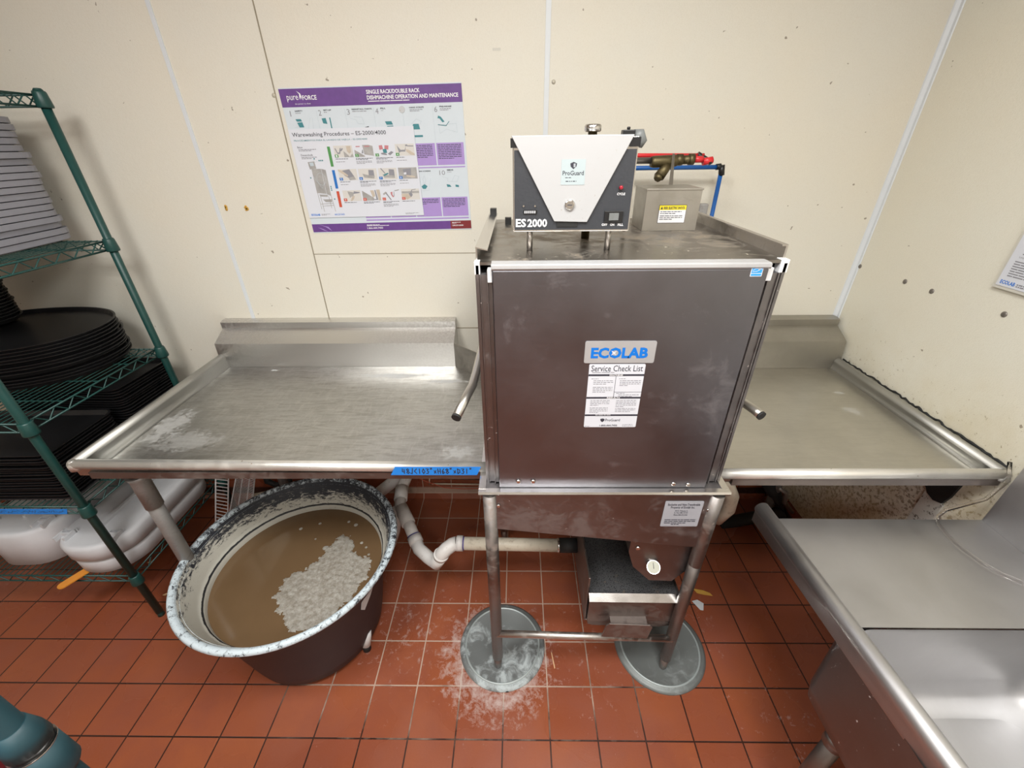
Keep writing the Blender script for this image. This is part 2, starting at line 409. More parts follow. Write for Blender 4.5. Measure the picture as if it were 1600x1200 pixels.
def put_text(mb, s, x0, y0, x1, y1, z, bold=0, shear=0):
    """text filling the rectangle x0..x1, y0..y1 of a flat sheet's own plane"""
    vs, fs = text_mesh(s, bold)
    if not vs: return
    ax, bx = min(v.x for v in vs), max(v.x for v in vs); ay, by = min(v.y for v in vs), max(v.y for v in vs)
    kx = (x1-x0)/(bx-ax); ky = (y1-y0)/(by-ay)
    mb.add([(x0+(v.x-ax)*kx+(v.y-ay)*ky*shear, y0+(v.y-ay)*ky, z) for v in vs], fs)
def sheet_rect(mb, x0, y0, x1, y1, z=0, th=.0004):
    mb.box(x0, x1, y0, y1, z, z+th)
def tiny_lines(mb, x0, y1, w_, n, pitch, th, z, seed=0):
    rr = random.Random(seed)
    for i in range(n):
        x = x0; end = x0+w_*(1 if i < n-1 else rr.uniform(.4, .8))
        while x < end:
            l = rr.uniform(.004, .012)*w_/.06
            mb.add([(x, y1-i*pitch-th, z), (min(x+l, end), y1-i*pitch-th, z), (min(x+l, end), y1-i*pitch, z), (x, y1-i*pitch, z)], [(0, 1, 2, 3)])
            x += l+.0015
FRONT = (math.radians(90), 0, 0)       # a sheet facing the room (-y)
def poly_face(mb, pts, z):
    mb.add([(x, y, z) for x, y in pts], [tuple(range(len(pts)))])
def stroke(mb, pts, wd, z):
    for (a, b) in zip(pts[:-1], pts[1:]):
        d = Vector((b[0]-a[0], b[1]-a[1])); 
        if d.length == 0: continue
        d.normalize(); n = Vector((-d.y, d.x))*wd/2; e = d*wd*.3
        poly_face(mb, [(a[0]-e.x-n.x, a[1]-e.y-n.y), (b[0]+e.x-n.x, b[1]+e.y-n.y), (b[0]+e.x+n.x, b[1]+e.y+n.y), (a[0]-e.x+n.x, a[1]-e.y+n.y)], z)

# ------------------------------------------------------------------ room
WY = .03; RX = 1.33; LX = -3.2; FY = -4.4
def struct(name, mb, mat): return tag(mb.build(name, mat), kind='structure')
struct('floor', MB().box(LX, RX+.1, FY, WY+.1, -.1, 0), 'quarry_tile')
struct('wall_back', MB().box(LX, RX+.1, WY, WY+.1, 0, CEIL), 'wall_cream')
struct('wall_right', MB().box(RX, RX+.1, FY, WY, 0, CEIL), 'wall_cream_side')
struct('wall_left', MB().box(LX-.1, LX, FY, WY+.1, 0, CEIL), 'far_wall')
struct('wall_front', MB().box(LX-.1, RX+.1, FY-.1, FY, 0, CEIL), 'far_wall')
struct('ceiling', MB().box(LX-.1, RX+.1, FY-.1, WY+.1, CEIL, CEIL+.1), 'ceiling_white')
struct('trim_1', MB().box(.088, .104, WY-.003, WY, .1, CEIL), 'trim_white')
struct('trim_2', MB().box(-1.134, -1.120, WY-.003, WY, .1, CEIL), 'trim_white')
struct('trim_3', MB().prism([(RX, WY), (RX-.016, WY), (RX-.014, WY-.004), (RX-.004, WY-.010), (RX-.003, WY-.018), (RX, WY-.020)], 'z', .1, CEIL), 'trim_white')
struct('trim_4', MB().box(-.806, -.802, WY-.0015, WY, .1, CEIL), 'seam_dark')
struct('trim_5', MB().box(-.802, -.10, WY-.0015, WY, 1.286, 1.288), 'seam_dark')
struct('trim_6', MB().box(-.30, .088, WY-.0015, WY, .972, .975), 'seam_dark')
struct('baseboard_back', MB().prism([(WY, 0), (WY, .12), (WY-.008, .12), (WY-.012, .03), (WY-.03, 0)], 'x', LX, RX), 'quarry_tile')
struct('baseboard_right', MB().prism([(RX, 0), (RX, .12), (RX-.008, .12), (RX-.012, .03), (RX-.03, 0)], 'y', FY, WY-.03), 'quarry_tile')

for i, (lx, ly, sx, sy, pw) in enumerate(LIGHTS):
    lf = empty('ceiling_fixture', (lx, ly, CEIL), label=['ceiling light panel above the left dish table', 'ceiling light panel above the sink', 'ceiling light panel behind the photographer'][i], cat='ceiling light', group='fluorescent ceiling panels')
    fr = MB()
    fr.box(-sx/2-.04, sx/2+.04, -sy/2-.04, -sy/2, -.06, 0).box(-sx/2-.04, sx/2+.04, sy/2, sy/2+.04, -.06, 0)
    fr.box(-sx/2-.04, -sx/2, -sy/2, sy/2, -.06, 0).box(sx/2, sx/2+.04, -sy/2, sy/2, -.06, 0)
    fr.build('frame', 'lamp_white', lf)
    MB().box(-sx/2, sx/2, -sy/2, sy/2, -.05, -.04).build('diffuser', 'lamp_diffuser', lf)

# rivets, specks and foam on the walls
def rivet(p, axis, r, mat, label, group):
    mb = MB(); prof = [(r, 0), (r, .001), (r*.8, .0026), (r*.35, .0036)]
    mb.lathe(prof, seg=16, cap0=True, cap1=True)
    o = mb.build('rivet', mat); o.location = p
    o.rotation_euler = (math.radians(90), 0, 0) if axis == 'y' else (0, math.radians(-90), 0)
    tag(o, label, 'rivet', group)
rivet(at(865, 128, y=WY), 'y', .0065, 'rivet_pale', 'pale wall rivet beside the middle panel seam', 'back wall rivets')
rivet(at(428, 149, y=WY), 'y', .0065, 'rivet_pale', 'pale wall rivet left of the purple poster', 'back wall rivets')
for q, (yy, zz) in enumerate([(.008, 1.229), (-.208, 1.231), (-.315, 1.23), (-.542, 1.236)]):
    rivet((RX, yy, zz), 'x', .008, 'rivet_grey', ['grey rivet on the right wall closest to the corner', 'second grey rivet from the corner on the right wall', 'third grey rivet from the corner on the right wall', 'grey rivet on the right wall below the paper notice'][q], 'right wall rivets')
for (u, v, lab) in ((354, 325, 'ragged left-hand blob of yellow foam in a wall hole'), (386, 326, 'round right-hand blob of yellow foam in a wall hole')):
    p = at(u, v, y=WY); mb = MB(); rr = random.Random(u)
    for k in range(9):
        a = rr.uniform(0, 6.3); d = rr.uniform(0, .008); r = rr.uniform(.003, .006)
        mb.lathe([(r, 0), (r*.9, .002), (r*.5, .004)], (d*math.cos(a), d*math.sin(a), 0), 10, True, True)
    o = mb.build('foam_blob', 'foam_yellow', loc=p, rot=FRONT); tag(o, lab, 'foam', 'foam blobs left of the poster')
o = MB().box(-.013, .013, -.0035, .0035, 0, .0008).build('tape_residue', 'paper_white', loc=at(776, 77, y=WY), rot=(math.radians(90), 0, math.radians(0)))
o.data.materials[0] = MATS['trim_cream']; tag(o, 'small smear of old tape residue on the wall above the poster', 'residue')

# ------------------------------------------------------------------ posters
def poster():
    P = empty('instruction_poster', (-.783, WY, 1.366), (math.radians(90), 0, math.radians(0)), label='large purple and white dishmachine operation poster on the back wall', cat='poster')
    P.rotation_euler = (Matrix.Rotation(math.radians(90), 4, 'X') @ Matrix.Rotation(math.radians(.9), 4, 'Z')).to_euler()
    W, H = .607, .457
    MB().box(0, W, 0, H, 0, .002).build('board', 'paper_cool', P)
    z = .0022
    MB().box(.0, W, H-.054, H-.003, .0018, z).build('header_band', 'violet', P)
    MB().box(.0, W-.078, .003, .032, .0018, z).build('footer_band', 'violet', P)
    MB().box(W-.078, W, .003, .032, .0018, z).build('footer_panel', 'maroon', P)
    z += .0003
    t = MB()
    put_text(t, 'pure', .022, H-.040, .060, H-.022, z); put_text(t, 'FORCE', .074, H-.035, .122, H-.022, z, .02)
    poly_face(t, [(.063, H-.034), (.066, H-.018), (.058, H-.009), (.070, H-.017), (.072, H-.027), (.068, H-.034), (.068, H-.025)], z)
    put_text(t, 'the power to clean', .045, H-.048, .098, H-.043, z)
    put_text(t, 'SINGLE RACK/DOUBLE RACK', .290, H-.024, .468, H-.0125, z, .025)
    put_text(t, 'DISHMACHINE OPERATION AND MAINTENANCE', .290, H-.0395, .594, H-.028, z, .025)
    tiny_lines(t, .292, H-.043, .28, 1, .003, .0022, z, 3)
    tiny_lines(t, .21, .026, .10, 1, .003, .002, z, 4); tiny_lines(t, .21, .0225, .13, 1, .003, .002, z, 5)
    put_text(t, '1.866.444.7450', .21, .010, .270, .0165, z, .02)
    tiny_lines(t, W-.072, .027, .045, 1, .004, .002, z, 6); tiny_lines(t, W-.072, .0235, .03, 1, .004, .0015, z, 7)
    put_text(t, '1.800.35.CLEAN', W-.072, .013, W-.03, .018, z, .02)
    t.build('white_lettering', 'text_white', P)
    lv = MB()
    poly_face(lv, [(.025, .031), (.050, .022), (.073, .006), (.062, .021)], z); poly_face(lv, [(.022, .020), (.040, .014), (.058, .004), (.040, .010)], z)
    lv.build('leaf_mark', 'lilac', P)
    g = MB(); gl = MB(); tl = MB(); dk = MB()
    xs = [.018, .115, .212, .309, .406, .508]
    heads = ['SAFETY', 'SET-UP', 'REINSTALL PARTS', 'FILL', 'HAND SCRAPE', 'PRE-RINSE']
    for i, x in enumerate(xs):
        if i != 4: put_text(g, str(i+1), x+.002, H-.080, x+(.005 if i == 0 else .012), H-.064, z)
        wd = .0045*len(heads[i]); put_text(dk, heads[i], x+.020, H-.067, x+.020+wd, H-.063, z, .03)
        tiny_lines(g, x+.021, H-.070, wd*.9, 1 if i < 4 else 2, .004, .002, z, i)
        if i: gl.box(x-.004, x-.0034, H-.19, H-.062, .0018, z)
    # little teal pictograms of each step
    poly_face(tl, [(.034, H-.088), (.052, H-.088), (.055, H-.095), (.037, H-.095)], z); poly_face(tl, [(.037, H-.098), (.055, H-.097), (.058, H-.112), (.042, H-.112)], z)
    for (a, b) in (((.025, H-.112), (.042, H-.110)), ((.07, H-.12), (.085, H-.085)), ((.088, H-.12), (.093, H-.085))): stroke(gl, [a, b], .0008, z)
    poly_face(tl, [(.124, H-.088), (.138, H-.087), (.140, H-.104), (.126, H-.102)], z+.0001); poly_face(tl, [(.150, H-.086), (.154, H-.086), (.154, H-.118), (.150, H-.118)], z)
    poly_face(dk, [(.165, H-.120), (.175, H-.120), (.176, H-.124), (.165, H-.124)], z)
    stroke(gl, [(.235, H-.086), (.262, H-.088), (.266, H-.108), (.245, H-.106), (.240, H-.095), (.222, H-.090)], .001, z)
    poly_face(dk, [(.262, H-.118), (.280, H-.114), (.280, H-.119), (.262, H-.122)], z)
    poly_face(tl, [(.338, H-.102), (.360, H-.102), (.364, H-.112), (.342, H-.112)], z); poly_face(tl, [(.343, H-.115), (.364, H-.115), (.366, H-.124), (.345, H-.124)], z)
    poly_face(tl, [(.425, H-.128), (.433, H-.112), (.452, H-.112), (.455, H-.128)], z); poly_face(tl, [(.430, H-.145), (.462, H-.145), (.462, H-.151), (.430, H-.151)], z)
    stroke(gl, [(.428, H-.112), (.445, H-.098), (.462, H-.105), (.455, H-.115)], .001, z)
    poly_face(tl, [(.521, H-.090), (.530, H-.094), (.541, H-.108), (.534, H-.110), (.524, H-.098), (.518, H-.098)], z)
    stroke(tl, [(.518, H-.116), (.545, H-.120), (.556, H-.108)], .002, z)
    stroke(gl, [(.522, H-.142), (.520, H-.118), (.580, H-.114), (.582, H-.140), (.545, H-.130), (.522, H-.142)], .001, z)
    put_text(g, '10', .506, H-.270, .526, H-.255, z)
    put_text(dk, 'REMOVE', .534, H-.257, .556, H-.252, z, .03); tiny_lines(g, .534, H-.260, .024, 1, .004, .002, z, 30)
    put_text(dk, 'CLEAN SCREENS', .425, H-.258, .475, H-.254, z, .03)
    poly_face(tl, [(.424, H-.285), (.434, H-.290), (.424, H-.298)], z); poly_face(tl, [(.436, H-.305), (.448, H-.298), (.458, H-.305), (.450, H-.314), (.440, H-.313)], z)
    stroke(gl, [(.447, H-.300), (.444, H-.282), (.450, H-.270), (.454, H-.285), (.449, H-.298)], .001, z)
    stroke(gl, [(.438, H-.320), (.462, H-.318), (.472, H-.280)], .0008, z)
    stroke(gl, [(.515, H-.275), (.535, H-.281), (.533, H-.290), (.548, H-.292), (.560, H-.272), (.575, H-.276), (.568, H-.292), (.548, H-.292)], .001, z)
    poly_face(tl, [(.528, H-.300), (.540, H-.302), (.545, H-.309), (.530, H-.309)], z); poly_face(tl, [(.560, H-.302), (.572, H-.304), (.572, H-.311), (.560, H-.309)], z)
    for (x0, y0, x1, y1) in ((.406, H-.238, .500, H-.170), (.504, H-.238, .600, H-.170), (.406, H-.408, .500, H-.343), (.504, H-.408, .600, H-.343), (.310, H-.408, .402, H-.343), (.212, H-.408, .306, H-.343), (.404, H-.247, .600, H-.243), (.212, H-.418, .600, H-.413)):
        MB().box(x0, x1, y0, y1, .0018, z-.0001).build('lilac_panel', 'lilac', P)
    for q, (x, y, n) in enumerate(((.408, H-.175, 8), (.509, H-.175, 9), (.410, H-.348, 4), (.509, H-.348, 6))): tiny_lines(dk, x, y, .082, n, .0052, .0022, z, 40+q)
    g.build('grey_lettering', 'ink_grey', P); gl.build('line_drawings', 'ink_line', P); tl.build('teal_pictograms', 'ink_teal', P); dk.build('dark_lettering', 'ink', P)
    # round white spot where a sticker sits on step 5
    MB().lathe([(.010, .0022), (.0095, .0032)], (.401, H-.070, 0), 28, True, True).build('round_sticker', 'white_cover', P)
    # overlapping laminated sheet
    Q = empty('procedure_sheet', (-.784, WY-.0045, 1.421), label='white laminated warewashing procedures sheet overlapping the purple poster', cat='poster')
    Q.rotation_euler = (Matrix.Rotation(math.radians(90), 4, 'X') @ Matrix.Rotation(math.radians(.8), 4, 'Z')).to_euler()
    W, H = .433, .285
    MB().box(0, W, 0, H, -.0008, .0006).build('sheet', 'paper_white', Q)
    z = .0009; dk = MB(); tl = MB(); gr = MB()
    put_text(dk, 'Warewashing Procedures \u2013 ES-2000/4000', .010, H-.026, .336, H-.010, z, .006)
    put_text(tl, 'PROCEDIMIENTOS PARA EL LAVADO DE VAJILLA \u2013 ES-2000/4000', .012, H-.038, .268, H-.0315, z, .005)
    put_text(dk, 'Below', .018, H-.057, .036, H-.051, z); tiny_lines(gr, .020, H-.060, .062, 2, .004, .002, z, 1)
    put_text(dk, 'Desenchufe', .024, H-.081, .066, H-.075, z); tiny_lines(gr, .024, H-.084, .055, 2, .004, .002, z, 2)
    cols = [('leaf_green', H-.054, H-.116), ('flag_blue', H-.127, H-.187), ('flag_red', H-.196, H-.250)]
    PM = ['print_bg', 'photo_grey', 'ink_grey', 'photo_tan', 'print_red', 'ink_teal', 'paper_white']
    # every picture: background slot and (slot, polygon) shapes in the picture's own unit square
    PICS = [
        (0, [(1, [(.50, 0), (.50, .55), (.80, .02)]), (1, [(.78, 0), (.95, .3), (1, 0)]), (2, [(.05, .75), (.16, .3), (.30, .3), (.40, .8), (.34, .8), (.26, .42), (.18, .42), (.10, .8)]), (2, [(.34, .60), (.46, .80), (.50, .72), (.38, .5)]), (3, [(.68, .95), (.92, .95), (.90, .45), (.80, .3), (.70, .5)])]),
        (6, [(1, [(0, .62), (.50, .1), (.52, 0), (0, 0)]), (1, [(.46, 1), (.50, .2), (1, .05), (1, .9), (.8, 1)]), (2, [(.36, .3), (.42, .6), (.46, .6), (.46, .3)]), (4, [(.10, .92), (.32, .92), (.32, .84), (.10, .84)]), (4, [(.56, .92), (.84, .92), (.84, .84), (.56, .84)])]),
        (6, [(4, [(.25, .55), (.24, .92), (.42, .95), (.45, .6)]), (4, [(.52, .6), (.55, .92), (.76, .9), (.72, .55)]), (5, [(.44, .25), (.42, .60), (.62, .62), (.64, .28)]), (2, [(.30, .28), (.46, .32), (.62, .18), (.60, .08), (.32, .16)]), (2, [(.66, .2), (.86, .42), (.98, .32), (.78, .06)])]),
        (0, [(2, [(.10, .9), (.18, .25), (.28, .35), (.52, .35), (.58, .82), (.50, .50), (.28, .5)]), (2, [(.55, .92), (.66, .95), (.68, .8), (.56, .8)]), (2, [(.66, .86), (.98, .84), (.98, .76), (.66, .78)]), (3, [(.55, .55), (.70, .5), (1, .15), (1, 0), (.78, .08), (.58, .35)])]),
        (0, [(2, [(.12, .85), (.62, .98), (.82, .35), (.50, .22), (.32, .40)]), (3, [(.0, .98), (.18, .9), (.52, .45), (.45, .32), (.2, .6), (0, .85)]), (1, [(.50, .22), (.82, .35), (.90, .05), (.55, 0)])]),
        (0, [(1, [(.20, .55), (.28, .2), (.82, .10), (.86, .35), (.50, .42)]), (2, [(.54, .40), (.56, .88), (.84, .85), (.84, .35)])]),
        (0, [(1, [(.20, .45), (.28, .15), (.86, .10), (.86, .35), (.50, .38)]), (2, [(.56, .36), (.58, .90), (.86, .86), (.86, .32)]), (5, [(.24, .42), (.5, .58), (.56, .50), (.30, .30)]), (2, [(.12, .98), (.34, .5), (.38, .55), (.18, 1)])]),
        (1, [(2, [(.24, .85), (.30, .35), (.66, .30), (.70, .92)]), (3, [(.40, .35), (.9, .22), (.86, .10), (.42, .2)]), (6, [(.28, .55), (.42, .60), (.42, .40), (.30, .38)])]),
        (0, [(1, [(.28, .92), (.36, .3), (.46, .42), (.58, .45), (.62, .8)]), (3, [(.36, .0), (.50, .42), (.66, .50), (.58, .2), (.45, 0)]), (2, [(.64, .90), (.96, .82), (.94, .74), (.60, .66)])]),
        (6, [(1, [(0, .95), (.62, .25), (.60, 0), (.0, 0)]), (3, [(.46, .95), (.66, .95), (.70, .4), (.55, .3)]), (2, [(.70, .98), (.76, .98), (.84, .05), (.56, .05), (.60, .12), (.74, .14)]), (3, [(.86, 0), (.80, 1), (1, 1), (1, 0)])]),
        (6, [(1, [(.05, .60), (.22, .80), (.30, .70), (.10, .48)]), (2, [(.26, .70), (.50, .02), (.44, 0), (.20, .64)]), (4, [(.48, .72), (.60, .78), (.58, .5), (.66, .3), (.58, .26), (.50, .5)]), (1, [(.70, .9), (.98, .98), (.98, .9), (.76, .82)]), (2, [(.64, .35), (.68, .8), (.70, .8), (.68, .35)])]),
        (0, [(1, [(.02, .78), (.98, .80), (.98, .60), (.02, .58)]), (3, [(.0, .55), (.42, .55), (.52, .25), (.30, .02), (0, .2)]), (2, [(.40, .62), (.56, .66), (.62, .45), (.52, .22), (.44, .4)]), (2, [(.50, .65), (.58, .92), (.82, .98), (.82, .93), (.62, .88), (.55, .62)])])]
    for r, (cm, yt, yb) in enumerate(cols):
        MB().box(.122, .132, yb, yt, .0004, z).build('step_flag', cm, Q)
        for c in range(4):
            x = .144+c*.072; yt2 = yt+.002; pw, ph = .066, .036
            bg, shapes = PICS[r*4+c]
            mb = MB(); mb.mat_i = bg; mb.box(x, x+pw, yt2-ph, yt2, .0004, z)
            for k, (sl, pg) in enumerate(shapes):
                mb.mat_i = sl; poly_face(mb, [(x+a_*pw, yt2-ph+b_*ph) for a_, b_ in pg], z+.0001*(k+1))
            o = mb.build('photo_print', PM, Q)
            nb = MB().box(x, x+.012, yt2-ph, yt2-.027, z, z+.0009).build('number_tab', cm, o)
            nm = MB(); put_text(nm, str(r*4+c+1), x+.0035, yt2-.0345, x+.0085, yt2-.0285, z+.0010); nm.build('number', 'text_white', o)
            tiny_lines(dk, x, yt2-.040, .060, 1 if (c in (0, 3)) else 2, .0035, .0016, z, r*10+c)
            if r < 2 or c == 2: tiny_lines(gr, x, yt2-.049, .055, 1 if c in (0, 3) else 3, .0035, .0016, z, r*10+c+50)
    mc = MB()     # drawing of the machine
    poly_face(mc, [(.050, H-.200), (.084, H-.204), (.084, H-.122), (.050, H-.122)], z); poly_face(mc, [(.042, H-.100), (.066, H-.098), (.068, H-.121), (.044, H-.123)], z)
    poly_face(mc, [(.056, H-.205), (.088, H-.207), (.086, H-.214), (.060, H-.212)], z); poly_face(mc, [(.066, H-.222), (.100, H-.222), (.098, H-.232), (.074, H-.231)], z)
    poly_face(mc, [(.085, H-.204), (.100, H-.212), (.100, H-.126), (.085, H-.122)], z-.0001)
    for a_, b_ in (((.052, H-.20), (.054, H-.255)), ((.060, H-.21), (.062, H-.264)), ((.099, H-.205), (.104, H-.264)), ((.090, H-.21), (.092, H-.252)), ((.054, H-.238), (.101, H-.236)), ((.060, H-.245), (.102, H-.243))): stroke(mc, [a_, b_], .0018, z)
    pp_ = [(.062+.015*1+.016*math.cos(math.radians(k*30)), H-.155+.020*math.sin(math.radians(k*30))) for k in range(13)]
    od = MB(); stroke(od, pp_, .0008, z+.0002); stroke(od, [(.050, H-.145), (.074, H-.185), (.084, H-.17)], .0008, z+.0002); stroke(od, [(.062, H-.100), (.068, H-.092)], .0008, z+.0002); stroke(od, [(.066, H-.103), (.078, H-.097)], .0008, z+.0002); poly_face(od, [(.047, H-.102), (.061, H-.101), (.062, H-.112), (.049, H-.113)], z+.0002)
    od.build('drawing_lines', 'ink_line', Q)
    cd_ = MB()
    for k_, (cx_, cy_) in enumerate(((.068, H-.090), (.084, H-.096), (.090, H-.096), (.096, H-.096), (.106, H-.180), (.106, H-.186), (.106, H-.192), (.040, H-.150), (.110, H-.222))): cd_.box(cx_-.002, cx_+.002, cy_-.0022, cy_+.0022, .0005, z)
    cd_.build('callout_marks', 'ink_teal', Q)
    mc.build('machine_drawing', 'photo_grey', Q)
    bl = MB(); put_text(bl, 'ECOLAB', .010, .007, .043, .014, z, .04); put_text(bl, '800.529.5458', .098, .007, .135, .013, z, .01); bl.build('blue_lettering', 'logo_blue', Q)
    tiny_lines(gr, .048, .013, .034, 2, .003, .0016, z, 90); tiny_lines(gr, .365, .010, .050, 2, .003, .0015, z, 91)
    dk.build('dark_lettering', 'ink', Q); tl.build('teal_lettering', 'ink_teal', Q); gr.build('grey_lettering', 'ink_grey', Q)
poster()
def notice():
    # sheet facing -x on the right wall; local x runs towards the room, local y up
    P = empty('paper_notice', (RX, -.484, 1.297), label='white paper notice in a plastic sleeve on the right wall', cat='notice')
    P.rotation_euler = (Matrix.Rotation(math.radians(-90), 4, 'Z') @ Matrix.Rotation(math.radians(90), 4, 'X')).to_euler()
    MB().box(0, .24, 0, .30, 0, .010).build('backing_board', 'trim_cream', P)
    MB().box(.006, .23, .008, .29, .010, .0115).build('sheet', 'paper_white', P)
    t = MB(); put_text(t, 'ECOLAB', .014, .014, .052, .024, .0118, .03); t.build('blue_lettering', 'logo_blue', P)
    g = MB()
    tiny_lines(g, .056, .022, .05, 2, .005, .003, .0118, 1); tiny_lines(g, .022, .075, .15, 7, .0062, .0028, .0118, 2); put_text(g, 'Limpiar', .026, .082, .045, .088, .0118)
    tiny_lines(g, .030, .125, .15, 6, .006, .0026, .0118, 3); tiny_lines(g, .030, .24, .15, 16, .006, .0026, .0118, 5)
    g.build('printed_text', 'ink_grey', P)
notice()

# ------------------------------------------------------------------ dish tables
def curve_roll(y0, z0, r, a0, a1, n=8):
    return [(y0+r*math.cos(math.radians(a0+(a1-a0)*k/n)), z0+r*math.sin(math.radians(a0+(a1-a0)*k/n))) for k in range(n+1)]
def dish_table(name, side, label):
    T = empty(name, (0, 0, 0), label=label, cat='dish table')
    if side == 'L':
        x0, x1, yf, zr, zd = -1.247, -.088, -.765, .905, .852; ze = .893
        dm = 'table_steel'; bx1 = -.262; xo = -1; yd = -.095
    else:
        x0, x1, yf, zr, zd = 1.318, .545, -.777, .880, .842; ze = .880
        dm = 'table_steel_right'; bx1 = .545; xo = 1; yd = -.105
    r = .019
    lo, hi = min(x0, x1), max(x0, x1)
    T.location = ((lo+hi)/2, -.42, 0); O = Vector(T.location)
    def B(mb, n, m, **k):
        o = mb.build(n, m, T, **k); o.location = -O; return o
    # deck, a slightly dished sheet
    xi = x0+(-xo)*.034            # inner edge of the side rim
    mb = MB(); nx, ny = 24, 16; vs = []
    for j in range(ny+1):
        for i in range(nx+1):
            x = xi+(x1-xi)*i/nx; y = (yf+.030)+(yd-(yf+.030))*j/ny
            vs.append((x, y, zd-.004*math.sin(math.pi*j/ny)*math.sin(math.pi*min(i/nx*1.0, 1))))
    fs = [(j*(nx+1)+i, j*(nx+1)+i+1, (j+1)*(nx+1)+i+1, (j+1)*(nx+1)+i) for j in range(ny) for i in range(nx)]
    if xo > 0: fs = [f[::-1] for f in fs]
    mb.add(vs, fs, True)
    mb.box(lo+.04, hi-.002, yf+.035, yd+.02, zd-.03, zd-.012)
    B(mb, 'deck', dm)
    # front rim: sloped inner wall and rolled edge
    def rim_prof(z): return [(yf+.030, zd), (yf+.026, zd+.006), (yf+.022, z-.012)]+curve_roll(yf+.008, z-.013, .0145, 10, 250, 12)+[(yf+.006, z-.022), (yf+.010, zd-.004)]
    mb = MB(); pA, pB = rim_prof(zr), rim_prof(ze)
    xa = x0; 
    loops = [[(xa, p[0], p[1]) for p in pA], [(x1, p[0], p[1]) for p in pB]]
    mb.loft(loops, True); B(mb, 'front_rim', 'rim_steel')
    # side rim
    z = zr
    def sp(zz): return [(x0-xo*.034, zd), (x0-xo*.030, zd+.006), (x0-xo*.026, zz-.012)]+[(x0-xo*.010+xo*.018*-math.cos(math.radians(a)), zz-.014+.018*math.sin(math.radians(a))) for a in range(0, 181, 22)]+[(x0+xo*.006, zz-.030), (x0-xo*.012, zz-.034)]
    prof = sp(z)
    # the rolled top of the side rim ends against the splash
    mb = MB(); mb.loft([[(p[0], yf+.010, p[1]) for p in prof], [(p[0], -.075, p[1]) for p in prof]], True); B(mb, 'side_rim', 'side_steel')
    c = MB(); c.tube([(x0-xo*.008, yf+.008, zr-.030), (x0-xo*.008, yf+.008, zr-.012), (x0-xo*.008, yf+.008, zr+.001)], [.016, .0165, .008], 18); B(c, 'corner_cap', 'rim_steel')
    # splash back: lower band, folded slanted band, top lip
    bl, bh = (x0, bx1) if side == 'L' else (bx1, x0)
    pr_ = [(yd+.001, zd), (-.088, .955), (-.012, .993), (-.014, 1.019), (.004, 1.023), (WY-.001, 1.023), (WY-.001, .97), (WY-.001, .80), (yd+.006, .80)]
    mb = MB(); mb.prism(pr_, 'x', bl, bh); B(mb, 'splashback', 'splash_steel' if side == 'L' else 'box_steel')
    if side == 'L':
        mb = MB(); mb.hexa([(-.262, yd-.002, zd), (-.090, -.255, zd), (-.090, -.252, zd), (-.262, yd+.002, zd)], [(-.262, -.09, .955), (-.090, -.245, .955), (-.090, -.240, .955), (-.262, -.086, .955)])
        B(mb, 'splash_wing', 'box_steel')
    # skirt under the front rim and legs
    mb = MB(); mb.box(lo+.04, hi-.01, yf+.0, yf+.012, ze-.048, ze-.026); B(mb, 'under_channel', 'front_steel')
    legs = [(-1.133, -.715), (-1.15, -.12)] if side == 'L' else [(.66, -.12), (1.25, -.12)]
    for (lx, ly) in legs:
        g = MB(); g.tube([(lx, ly, .03), (lx, ly, .60), (lx, ly, .602), (lx, ly, .815)], [.021, .021, .021, .021], 20).tube([(lx, ly, .69), (lx, ly, .80), (lx, ly, .815)], [.0245, .0245, .03], 20); g.tube([(lx, ly, 0), (lx, ly, .01), (lx, ly, .05)], [.018, .02, .017], 16)
        B(g, 'leg', 'galvanised')
    return T
dish_table('dish_table', 'L', 'long stainless dish table left of the machine, scaled with white limescale')
dish_table('dish_table', 'R', 'short stainless dish table in the corner right of the machine')
# grime bead where the right table meets the wall
mb = MB(); rr = random.Random(3); n = 60
pts = [(RX-.004+rr.uniform(-.002, .002), -.10-.66*i/n, .880+rr.uniform(-.003, .004)) for i in range(n+1)]
mb.tube(pts, [.0015+.0018*(i/n)+rr.uniform(0, .002) for i in range(n+1)], 7)
tag(mb.build('grime_bead', 'black_grime'), 'black mouldy bead of sealant between right table edge and wall', 'sealant')

